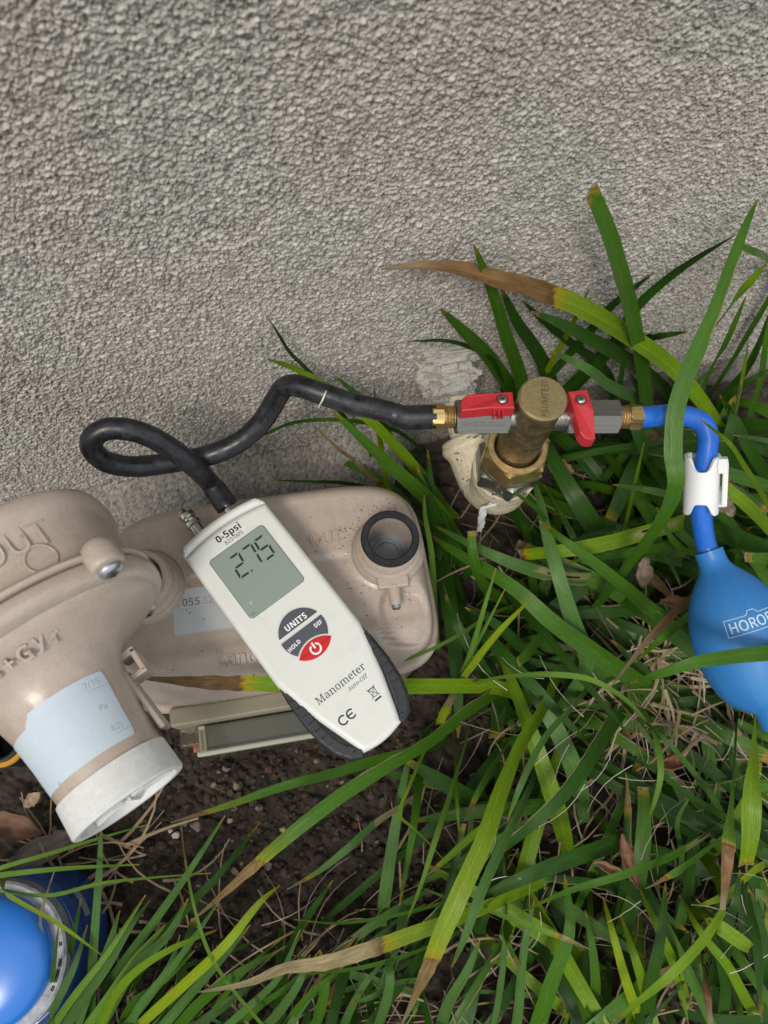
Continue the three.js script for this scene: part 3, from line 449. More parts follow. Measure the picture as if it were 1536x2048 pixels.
  key([...arc(0.33, Math.PI - 0.33, R)], grey, 'units_key', 'grey half-moon key reading UNITS');
  const y1 = cy + 0.0026;
  key([...arc(Math.asin(0.0026 / R), -0.72, R, 10), ...arc(0.85, Math.PI - 0.85, 0.0213, 20, 0, -0.0350), ...arc(Math.PI + 0.72, Math.PI - Math.asin(0.0026 / R), R, 10)], grey, 'hold_key', 'grey curved key reading HOLD and DIF');
  key([...arc(0.72, Math.PI - 0.72, 0.0196, 20, 0, -0.0350), ...arc(Math.PI + 0.72, 2 * Math.PI - 0.72, 0.0196, 20, 0, -0.0092)].map(([x, y]) => [x, y + 0.0003]), red, 'power_key', 'red eye-shaped power key');
  // barbed nozzles
  const nozzle = (x, y0, len) => part('nozzle', turned(creased([[0.0001, 0], [0.0054, 0], [0.0054, len * 0.42], [0.0068, len * 0.46], [0.0068, len * 0.56], [0.0052, len * 0.64], [0.0052, len * 0.70], [0.0066, len * 0.73], [0.0066, len * 0.84], [0.0046, len], [0.003, len], [0.003, len * 0.8], [0.0001, len * 0.8]]), 32).translate(x, y0, 0.0225), chrome, M, 'chromed hose nozzle');
  nozzle(-0.0165, 0.105, 0.030); nozzle(0.0135, 0.105, 0.034);
}

// ---------------------------------------------------------------- pipe stub, union, test plug
const PX0 = 0.1955, PZ0 = 0.118;
const whitePaint = dataTex(512, 512, (x, y) => { const a = tile(x, y, 7), b = tile(x + 0.3, y, 26), c = tile(x, y + 0.4, 70), chip = a + 0.6 * b > 0.62, fleck = c > 0.6; const v = 0.93 + 0.07 * b; return chip ? [0.55, 0.53, 0.48] : fleck ? [v * 0.72, v * 0.67, v * 0.58] : [v, v * 0.965, v * 0.88]; }, true);
const bumpyPaint = dataTex(256, 256, (x, y) => { const v = 0.5 + 0.35 * tile(x, y, 14) + 0.2 * tile(x, y + 0.5, 50); return [v, v, v]; });
{
  const M = thing('gas_pipe', 'white painted gas pipe stub bending up out of the wall', 'pipe');
  const wp = mat({ color: lin(0.74, 0.71, 0.63), map: whitePaint, roughness: 0.55, bumpMap: bumpyPaint, bumpScale: 0.0012 });
  const a = V(0.174, 0.172, -0.02), dirIn = V(PX0 - 0.174, -0.03, PZ0).normalize();
  const e0 = V(PX0 - 0.009, 0.148, PZ0 - 0.038), e1 = V(PX0, 0.185, PZ0 + 0.002);
  part('pipe', tube([a, a.clone().lerp(e0, 0.5), e0.clone(), e0.clone().add(V(0.002, -0.001, 0.01))], 0.0185, 40, 28), wp, M);
  const el = curve([e0.clone().add(V(-0.003, 0.004, -0.016)), e0, V(PX0 - 0.003, 0.137, PZ0 - 0.012), V(PX0, 0.15, PZ0), V(PX0, 0.175, PZ0), V(PX0, 0.190, PZ0)]);
  part('elbow', tube(el, 0.0282, 60, 36, (t) => 0.97 + 0.12 * Math.exp(-(((t - 0.07) / 0.05) ** 2)) + 0.06 * sstep(0.75, 0.9, t)), wp, M, 'thick white painted elbow');
  part('bead', new THREE.TorusGeometry(0.0255, 0.0036, 14, 48).lookAt(dirIn).translate(e0.x - 0.0025, e0.y + 0.004, e0.z - 0.015), wp, M);
}
{
  const blob = (cx, cy, cz, rx, ry, rz, pw, o) => {
    const ball = new THREE.IcosahedronGeometry(1, 40); ball.deleteAttribute('uv'); ball.deleteAttribute('normal');
    const g = mergeVertices(ball, 1e-5), p = g.attributes.position, b = (q) => Math.sign(q) * Math.pow(Math.abs(q), pw), uv = new Float32Array(p.count * 2);
    for (let i = 0; i < p.count; i++) { const v = V().fromBufferAttribute(p, i), f = (k) => n3(v.x * k + o, v.y * k, v.z * k), k = 1 + 0.26 * f(1.5) + 0.10 * f(4) + 0.05 * f(9) + 0.03 * f(21) + 0.018 * f(40); p.setXYZ(i, cx + b(v.x) * rx * k, cy + b(v.y) * ry * k, cz + b(v.z) * rz * k); uv[2 * i] = p.getX(i) * 14; uv[2 * i + 1] = (p.getY(i) + p.getZ(i)) * 14; }
    g.setAttribute('uv', new THREE.BufferAttribute(uv, 2)); g.computeVertexNormals(); return g;
  };
  const g = mergeGeometries([blob(0.1755, 0.204, 0.002, 0.027, 0.013, 0.010, 0.6, 3), blob(0.1725, 0.182, 0.012, 0.024, 0.019, 0.019, 0.65, 17), blob(0.161, 0.168, 0.022, 0.010, 0.012, 0.013, 0.8, 31)]);
  tag(part('mortar_collar', g, mat({ color: lin(0.46, 0.445, 0.40), roughness: 1, bumpMap: sandBump, bumpScale: 0.0015 }), scene), 'rough grey mortar collar where the white pipe leaves the wall', 'mortar');
}
{
  const M = thing('test_plug', 'brass pressure test plug with two red-handled ball valves screwed onto the white pipe', 'test plug');
  M.position.set(PX0, 0.188, PZ0);
  const top = 0.329 - 0.188;
  part('steel_collar', hexPrism(0.0525, 0.026, 0.002).rotateY(0.30), steel, M, 'grey steel hexagon collar');
  // lettering stamped round the collar
  [...'BLAKE'].forEach((ch, i) => part('letter', text(ch, 0.0058, 0.0004, FONTB).translate((i - 2) * 0.0066, 0.012, 0.0263).rotateY(-0.22), steel, M));
  part('union_nut', hexPrism(0.0505, 0.026, 0.003, 0.0195).rotateY(0.02).translate(0, 0.028, 0), brass, M, 'large bright brass hexagon nut');
  part('nut_cone', turned(creased([[0.0250, 0.0530], [0.0240, 0.0552], [0.0206, 0.0548], [0.0192, 0.048]]), 56), brightBrass, M);
  part('barrel', turned([[0.0172, 0.03], [0.0172, 0.058], [0.0175, 0.06], [0.0168, 0.062], [0.0175, 0.064], [0.0172, 0.07], [0.0172, top - 0.004]], 56), oldBrass, M, 'tarnished brass barrel');
  part('plug_head', turned(creased([[0.0172, top - 0.0055], [0.0179, top - 0.005], [0.0179, top - 0.0016], [0.0166, top], [0.0001, top]]), 56), plugTopMat, M, 'round brass head stamped with letters');
  part('letters', text('PLUMTEST', 0.0046, 0.0005, FONT).rotateX(-Math.PI / 2).rotateY(Math.PI / 2 - 0.32).translate(0.0008, top - 0.0001, 0.0008), mat({ color: lin(0.20, 0.16, 0.08), metalness: 0.7, roughness: 0.55 }), M, 'stamped letters on the brass head');
  // valves left and right along one line
  const yaw = -12.4 * Math.PI / 180, vy = 0.297 - 0.188;
  for (const s of [-1, 1]) {
    const W = new THREE.Group(); W.name = 'ball_valve'; W.position.set(0, vy, 0); W.rotation.y = yaw; M.add(W);
    W.userData.label = s < 0 ? 'steel ball valve with its red handle along the body' : 'steel ball valve with its red handle turned across the body';
    const at = s < 0 ? 0.0195 : 0.0205, len = 0.040;
    const body = hexPrism(0.0248, len, 0.0012).rotateY(Math.PI / 6).rotateZ(-Math.PI / 2).rotateX(-0.13);
    const geo = merge([body.translate(s < 0 ? -at - len : at + 0.004, 0, 0), new THREE.CylinderGeometry(0.0105, 0.0105, 0.012, 32).rotateZ(Math.PI / 2).translate(s * 0.019, 0, 0)]);
    part('valve_body', geo, steel, W);
    // brass adaptor: thread, nut, spigot
    const x0 = s < 0 ? -at - len : at + 0.004 + len, th = []; for (let i = 0; i < 4; i++) { const y = i * 0.0022; th.push([0.0078, y], [0.0089, y + 0.0008], [0.0089, y + 0.0013], [0.0078, y + 0.0021]); }
    part('adaptor', merge([turned(creased([[0.0001, 0], ...th, [0.0078, 0.0092]]), 36).rotateZ(s < 0 ? Math.PI / 2 : -Math.PI / 2).translate(x0, 0, 0), turned(creased([[0.0086, 0.016], [0.0072, 0.021], [0.0072, 0.034], [0.0001, 0.034]]), 36).rotateZ(s < 0 ? Math.PI / 2 : -Math.PI / 2).translate(x0, 0, 0)]), brass, W);
    part('adaptor_nut', hexPrism(0.0178, 0.0098, 0.001).rotateY(s < 0 ? 0.1 : Math.PI / 6 + 0.12).rotateZ(s < 0 ? Math.PI / 2 : -Math.PI / 2).translate(x0 + s * 0.0085, 0, 0), brass, W);
    if (s < 0) part('letters', text('MADE IN ITALY', 0.0034, 0.0003).rotateX(-(Math.PI / 2) + (Math.PI / 3) - 0.13).translate(-0.040, 0.0124 * Math.cos(Math.PI / 3 - 0.13), 0.0124 * Math.sin(Math.PI / 3 - 0.13)), steel, W, 'faint stamped letters MADE IN ITALY');
    // handle
    const H = new THREE.Group(); H.name = 'handle'; H.rotation.x = -0.13; W.add(H);
    const hx = s < 0 ? -0.0285 : 0.0295, yTop = 0.0124;
    H.position.set(hx, yTop, 0); H.rotation.order = 'XYZ';
    const turn = s < 0 ? 0 : Math.PI / 2 + 0.12;
    // lever profile seen from above, hub at the origin, pointing to -x
    const lever = extrude(shapeOf([[0.0085, -0.0072], [0.0085, 0.0072], [-0.024, 0.0072], [-0.0285, 0.0040], [-0.0300, -0.0020], [-0.0295, -0.0072], [-0.010, -0.0072]].reverse()), 0.0115, 0.0012, 3).rotateX(-Math.PI / 2).translate(0, 0.0016, 0);
    { const p = lever.attributes.position; for (let i = 0; i < p.count; i++) { const x = p.getX(i); const f = sstep(-0.012, -0.030, x); p.setY(i, p.getY(i) - f * (s < 0 ? 0.004 : 0.007)); p.setZ(i, p.getZ(i) * (1 - (s < 0 ? 0.05 : 0.3) * f)); } lever.computeVertexNormals(); }
    part('lever', lever.rotateY(turn), redPlastic, H);
    if (s < 0) for (let i = 0; i < 3; i++) part('rib', new RoundedBoxGeometry(0.0014, 0.008, 0.004, 2, 0.0005).rotateY(0).translate(0.0005 - i * 0.0032, 0.0062, 0.0085), redPlastic, H);
    part('hub', new THREE.CylinderGeometry(0.0062, 0.0068, 0.006, 24).translate(0, 0.0005, 0), redPlastic, H);
    const sc = part('screw', turned([[0.0034, 0], [0.0034, 0.0008], [0.0028, 0.0016], [0.0001, 0.0019]], 24).translate(0, 0.0128, 0), chrome, H);
    part('cross_slot', merge([new THREE.BoxGeometry(0.0034, 0.0006, 0.0007), new THREE.BoxGeometry(0.0007, 0.0006, 0.0034)]).rotateY(0.5).translate(0, 0.0146, 0), mat({ color: lin(0.02, 0.02, 0.02), roughness: 0.9 }), sc);
    part('screw_well', new THREE.RingGeometry(0.0035, 0.0046, 28).rotateX(-Math.PI / 2).translate(0, 0.01325, 0), mat({ color: lin(0.16, 0.012, 0.016), roughness: 0.7 }), H);
  }
}
const VDIR = V(Math.cos(12.4 * Math.PI / 180), 0, Math.sin(12.4 * Math.PI / 180)), VC = V(PX0, 0.297, PZ0);
{                                                                 // strip of thread tape hanging from the collar
  const pts = [P(988, 1005, 0.18), P(968, 1018, 0.165), P(964, 1035, 0.15), P(962, 1052, 0.13), P(958, 1064, 0.118)], c = curve(pts), pos = [], idx = [], N = 26;
  for (let i = 0; i <= N; i++) { const t = i / N, p = c.getPoint(t), w = 0.0034 * (1 - 0.35 * t) * (1 + 0.25 * n2(t * 9, 2)); for (let k = 0; k < 4; k++) { const q = (k / 3 - 0.5) * 2; pos.push(p.x + q * w, p.y + 0.0014 * n2(t * 12 + k, 5), p.z + q * w * 0.35 + 0.0012 * Math.sin(t * 20 + k * 2)); } }
  for (let i = 0; i < N; i++) for (let k = 0; k < 3; k++) { const a = i * 4 + k; idx.push(a, a + 4, a + 1, a + 1, a + 4, a + 5); }
  const g = new THREE.BufferGeometry(); g.setAttribute('position', new THREE.Float32BufferAttribute(pos, 3)); g.setIndex(idx); g.computeVertexNormals();
  tag(part('thread_tape', g, mat({ color: lin(0.62, 0.64, 0.62), roughness: 0.6, side: THREE.DoubleSide }), scene), 'ragged strip of white thread tape hanging from the pipe elbow', 'tape');
}

// ---------------------------------------------------------------- black hose from the manometer to the left valve
{
  const n0 = MANO.at(0.0135, 0.116, 0.0225), n1 = MANO.at(0.0135, 0.140, 0.0265);
  const end = VC.clone().addScaledVector(VDIR, -0.0795), end2 = VC.clone().addScaledVector(VDIR, -0.100);
  const pts = [n0, n1, P(388, 933, 0.262), P(330, 889, 0.285), P(270, 862, 0.300), P(215, 858, 0.304), P(187, 874, 0.30), P(184, 897, 0.288), P(210, 922, 0.272), P(262, 933, 0.258), P(335, 926, 0.250), P(420, 910, 0.250), P(482, 882, 0.256), P(524, 843, 0.268), P(550, 802, 0.284), P(568, 776, 0.298), P(592, 771, 0.308), P(640, 786, 0.310), P(700, 806, 0.306), P(770, 822, 0.301), end2, end, VC.clone().addScaledVector(VDIR, -0.0745)];
  const M = tag(part('rubber_hose', tube(pts, 0.0083, 260, 22, (t) => (t < 0.045 ? 1.14 : t > 0.93 ? 1.12 : 1) + 0.02 * n2(t * 40, 3)), rubberHose, scene), 'black rubber hose looping from the manometer to the brass test plug', 'hose');
}
// ---------------------------------------------------------------- blue hose, clip and squeeze bulb
const BULB = {};
{
  const s = VC.clone().addScaledVector(VDIR, 0.0765), neck = P(1417, 1102, 0.235);
  const axis = P(1490, 1286, 0.222).sub(neck).normalize(); BULB.neck = neck; BULB.axis = axis;
  const pts = [s, s.clone().addScaledVector(VDIR, 0.014), P(1340, 830, 0.295), P(1378, 834, 0.295), P(1404, 846, 0.294), P(1416, 872, 0.29), P(1413, 910, 0.282), P(1406, 955, 0.271), P(1402, 1000, 0.260), P(1405, 1050, 0.247), neck.clone().addScaledVector(axis, -0.004), neck.clone().addScaledVector(axis, 0.012)];
  BULB.hose = curve(pts);
  const blueHose = mat({ color: lin(0.016, 0.15, 0.66), map: speck, roughness: 0.42, roughnessMap: smudge });
  tag(part('rubber_hose', tube(pts, 0.0080, 140, 24, (t) => (t < 0.16 ? 1.06 : 1)), blueHose, scene), 'blue rubber hose running from the test plug to the squeeze bulb', 'hose');
}
{                                                                 // white pipe clip round the blue hose
  const M = thing('pipe_clip', 'white plastic pipe clip snapped round the blue hose', 'clip');
  const t0 = 0.62, p = P(1403, 968, 0.268), d = P(1404, 1010, 0.258).sub(P(1407, 925, 0.279)).normalize();
  const toCam = CAM.clone().sub(p).normalize(), side = d.clone().cross(toCam).normalize(), up = side.clone().cross(d).normalize();
  M.applyMatrix4(new THREE.Matrix4().makeBasis(side, up, d).setPosition(p));
  const r0 = 0.0108, r1 = 0.0132, L = 0.0235, NT = 56, rings = [];
  const half = (a) => L - 0.0105 * Math.exp(-((Math.abs(a) / 0.62) ** 4));            // ends cut back over the top
  const pos = [], idx = [], A0 = -2.35, A1 = 2.35;
  const add = (a, r, z) => { pos.push(Math.sin(a) * r, Math.cos(a) * r, z); };
  for (let i = 0; i <= NT; i++) { const a = lerp(A0, A1, i / NT), h = half(a); for (const [r, z] of [[r1, -h], [r1, -h * 0.5], [r1, 0], [r1, h * 0.5], [r1, h], [r0, h], [r0, 0], [r0, -h]]) add(a, r, z); }
  for (let i = 0; i < NT; i++) for (let k = 0; k < 8; k++) { const a = i * 8 + k, b = i * 8 + (k + 1) % 8; idx.push(a, a + 8, b, b, a + 8, b + 8); }
  for (const [e, f] of [[0, 1], [NT, 0]]) for (let k = 1; k < 7; k++) f ? idx.push(e * 8, e * 8 + k, e * 8 + k + 1) : idx.push(e * 8, e * 8 + k + 1, e * 8 + k);
  let g = new THREE.BufferGeometry(); g.setAttribute('position', new THREE.Float32BufferAttribute(pos, 3)); g.setIndex(idx); g = flatish(g.toNonIndexed(), 40);
  const wm = mat({ color: lin(0.78, 0.80, 0.80), roughness: 0.42 });
  part('shell', g, wm, M);
  const sx = side.dot(CR) > 0 ? 1 : -1;
  part('latch_bar', new RoundedBoxGeometry(0.004, 0.010, 0.036, 3, 0.001).translate(sx * 0.0168, 0.003, -0.002), wm, M);
  part('hook', new RoundedBoxGeometry(0.007, 0.008, 0.012, 3, 0.001).translate(sx * 0.0145, 0.005, -0.017), wm, M);
  part('base_block', new RoundedBoxGeometry(0.022, 0.008, 0.040, 3, 0.0015).translate(0, -0.0152, 0), wm, M);
  part('foot', new RoundedBoxGeometry(0.006, 0.012, 0.014, 3, 0.001).translate(sx * 0.0152, -0.006, 0.012), wm, M);
}
{
  const M = thing('squeeze_bulb', 'blue rubber squeeze bulb at the end of the blue hose', 'bulb');
  const { neck, axis } = BULB, toCam = CAM.clone().sub(neck.clone().addScaledVector(axis, 0.07)).normalize(), side = axis.clone().cross(toCam).normalize(), f = side.clone().cross(axis).normalize();
  M.applyMatrix4(new THREE.Matrix4().makeBasis(side, axis, f).setPosition(neck));     // y along the bulb, z towards the sky
  const prof = [[0.0078, 0.001], [0.0112, 0.0], [0.0114, 0.0], [0.0112, 0.006], [0.0118, 0.012], [0.0145, 0.017], [0.0190, 0.022], [0.0252, 0.030], [0.0315, 0.041], [0.0362, 0.054], [0.0387, 0.067], [0.0392, 0.0755], [0.0388, 0.0760], [0.0388, 0.0766], [0.0392, 0.0771], [0.0388, 0.088], [0.0370, 0.100], [0.0335, 0.111], [0.0275, 0.121], [0.019, 0.128], [0.013, 0.132], [0.012, 0.146], [0.0001, 0.147]];
  const W = 2048, H = 1024;
  const tex = canvasTex(W, H, (g) => {
    g.fillStyle = '#2f78bd'; g.fillRect(0, 0, W, H);
    for (let i = 0; i < 240; i++) { g.fillStyle = `rgba(${rnd() < 0.5 ? '84,150,205' : '32,90,150'},${0.03 + 0.06 * rnd()})`; g.beginPath(); g.ellipse(rnd() * W, rnd() * H, 30 + 160 * rnd(), 14 + 70 * rnd(), rnd() * 3, 0, 7); g.fill(); }
    for (let i = 0; i < 500; i++) { g.fillStyle = `rgba(30,48,70,${0.05 + 0.12 * rnd()})`; g.beginPath(); g.arc(rnd() * W, rnd() * H, 1 + 5 * rnd() * rnd(), 0, 7); g.fill(); }
    for (let i = 0; i < 30; i++) { g.strokeStyle = `rgba(24,40,66,${0.08 + 0.12 * rnd()})`; g.lineWidth = 1 + 2 * rnd(); const x = rnd() * W, y = rnd() * H; g.beginPath(); g.moveTo(x, y); g.lineTo(x + rr(-140, 140), y + rr(-30, 30)); g.stroke(); }
  });
  const geo = turned(prof, 96, true);
  const bm = { roughness: 0.62, roughnessMap: smudge, sheen: 0.2, sheenRoughness: 0.6 };
  part('bulb', geo, mat({ map: tex, ...bm }), M);
  // printed emblem as a skin on the bulb
  const rAt = (y) => { for (let i = 1; i < prof.length; i++) if (y <= prof[i][1]) { const k = (y - prof[i - 1][1]) / Math.max(1e-9, prof[i][1] - prof[i - 1][1]); return lerp(prof[i - 1][0], prof[i][0], k); } return 0.02; };
  const wrap = (g, cx, cy, lift) => { const p = g.attributes.position; for (let i = 0; i < p.count; i++) { const x = p.getX(i) + cx, y = cy - p.getY(i), r = rAt(y) + lift + p.getZ(i), a = -x / 0.0385; p.setXYZ(i, Math.sin(a) * r, y, Math.cos(a) * r); } g.computeVertexNormals(); return g; };
  const ink = mat({ color: lin(0.50, 0.70, 0.80), roughness: 0.6 });
  const xL = -0.0065, yc = 0.0585;
  const word = text('HOROBIN', 0.0076, 0.0001, FONT); word.computeBoundingBox(); word.translate(-word.boundingBox.min.x, 0, 0);
  const barG = (x0, y0, x1, y1) => { const L = Math.hypot(x1 - x0, y1 - y0), n = 16, g = new THREE.BoxGeometry(L + 0.0005, 0.0005, 0.0001, n, 1, 1).rotateZ(Math.atan2(y1 - y0, x1 - x0)).translate((x0 + x1) / 2, (y0 + y1) / 2, 0); return g; };
  const box = [[-0.003, -0.0062], [0.042, -0.0062], [0.042, 0.0062], [0.025, 0.0062], [0.0225, 0.0092], [0.0175, 0.0092], [0.015, 0.0062], [-0.003, 0.0062], [-0.003, -0.0062]];
  part('print', wrap(word.clone(), xL, yc, 0.00015), ink, M, 'pale printed maker name');
  part('print_frame', merge(box.slice(1).map((b, i) => wrap(barG(...box[i], ...b), xL, yc, 0.00015))), ink, M);
}

// ---------------------------------------------------------------- blue can and black fitting at the left
{
  const M = thing('plastic_tub', 'blue tub with a domed blue lid and grey collar standing in the grass', 'tub');
  const c = P(-20, 1925, 0.105); M.position.set(c.x, 0, c.z);
  const blue = mat({ color: lin(0.020, 0.18, 0.64), roughness: 0.3, clearcoat: 0.4, clearcoatRoughness: 0.2 });
  const r = 0.0595, h = 0.105;
  part('lid', turned([[r - 0.0095, h - 0.006], [r - 0.0092, h + 0.004], [r - 0.0105, h + 0.010], [r - 0.016, h + 0.016], [r - 0.026, h + 0.020], [r - 0.04, h + 0.022], [0.0001, h + 0.0225]], 72), blue, M, 'glossy blue domed lid');
  part('collar', turned(creased([[r - 0.012, h], [r - 0.002, h], [r, h - 0.002], [r, h - 0.018], [r - 0.003, h - 0.021], [r - 0.012, h - 0.021]]), 72), mat({ color: lin(0.36, 0.39, 0.42), map: smudge, roughness: 0.4 }), M, 'grey collar with scuffed black print');
  for (const [a, l] of [[0.10, 0.10], [0.24, 0.16], [0.45, 0.07], [-0.12, 0.05]]) part('print_bar', new THREE.TorusGeometry(r - 0.0042, 0.0013, 6, 12, l).rotateX(Math.PI / 2).rotateY(-0.1 - a).scale(1, 0.4, 1).translate(0, h, 0), mat({ color: lin(0.02, 0.022, 0.025), roughness: 0.5 }), M);
  part('body', turned(creased([[0.0001, 0], [r + 0.002, 0.0], [r + 0.004, 0.003], [r + 0.004, h - 0.03], [r + 0.001, h - 0.022], [r - 0.012, h - 0.0195]]), 72), mat({ color: lin(0.018, 0.075, 0.30), roughness: 0.35, clearcoat: 0.3 }), M, 'darker blue tub body');
  part('label_strip', new THREE.CylinderGeometry(r + 0.0045, r + 0.0045, 0.014, 20, 1, true, 1.75, 0.42).translate(0, 0.055, 0), mat({ color: lin(0.3, 0.36, 0.42), roughness: 0.5, side: THREE.DoubleSide }), M);
}
{
  const M = thing('pipe_fitting', 'short black fitting with a yellow ring standing on the soil', 'fitting');
  const c = P(-2, 1482, 0.1); M.position.set(c.x, 0, c.z);
  const blk = mat({ color: lin(0.012, 0.012, 0.013), roughness: 0.5 });
  part('body', turned(creased([[0.0001, 0], [0.019, 0], [0.021, 0.004], [0.021, 0.088], [0.0185, 0.0905], [0.018, 0.1], [0.0165, 0.1008], [0.0145, 0.0995], [0.0140, 0.06], [0.0001, 0.06]]), 48), blk, M);
  part('ring', turned(creased([[0.0186, 0.090], [0.0216, 0.090], [0.0224, 0.0915], [0.0224, 0.0945], [0.0214, 0.0958], [0.0184, 0.0958]]), 48), mat({ color: lin(0.55, 0.27, 0.02), roughness: 0.35 }), M, 'amber yellow ring');
}

{                                                                 // pale thread caught round the black hose
  const c = [P(655, 776, 0.312), P(650, 788, 0.3195), P(645, 800, 0.318), P(637, 814, 0.306)];
  tag(part('thread', tube(c, 0.0007, 24, 8), mat({ color: lin(0.72, 0.68, 0.58), roughness: 0.7 }), scene), 'pale plant fibre caught across the black hose', 'fibre');
}

// ---------------------------------------------------------------- strap-leaved plants, straw and dry leaves
const veins = dataTex(128, 256, (x, y) => { const u = Math.abs(x - 0.5) * 2; let v = 0.90 + 0.16 * Math.cos(x * Math.PI * 2 * 13) * (0.5 + 0.5 * n2(x * 9, y * 3)) + 0.05 * n2(x * 30, y * 5) + 0.05 * n2(x * 7, y * 22); v += 0.10 * Math.exp(-((u / 0.06) ** 2)); if (n2(x * 40, y * 60) > 0.9) v += 0.25; return [v * 0.98, v, v * 0.9]; }, true);
const veinBump = dataTex(128, 16, (x) => { const u = Math.abs(x - 0.5) * 2, v = 0.5 + 0.3 * Math.cos(x * Math.PI * 2 * 13) - 0.3 * Math.exp(-((u / 0.08) ** 2)); return [v, v, v]; });
const leafMat = mat({ vertexColors: true, map: veins, roughness: 0.30, transmission: 0.14, thickness: 0, bumpMap: veinBump, bumpScale: 0.00035, side: THREE.DoubleSide, specularIntensity: 0.6 });
const GREENS = { d: [0.036, 0.108, 0.012], g: [0.074, 0.19, 0.016], b: [0.20, 0.34, 0.014], y: [0.31, 0.42, 0.018], c: [0.11, 0.23, 0.065], l: [0.195, 0.36, 0.06] };
const DEAD = [[0.42, 0.27, 0.14], [0.33, 0.18, 0.085], [0.50, 0.38, 0.24], [0.24, 0.12, 0.06]];
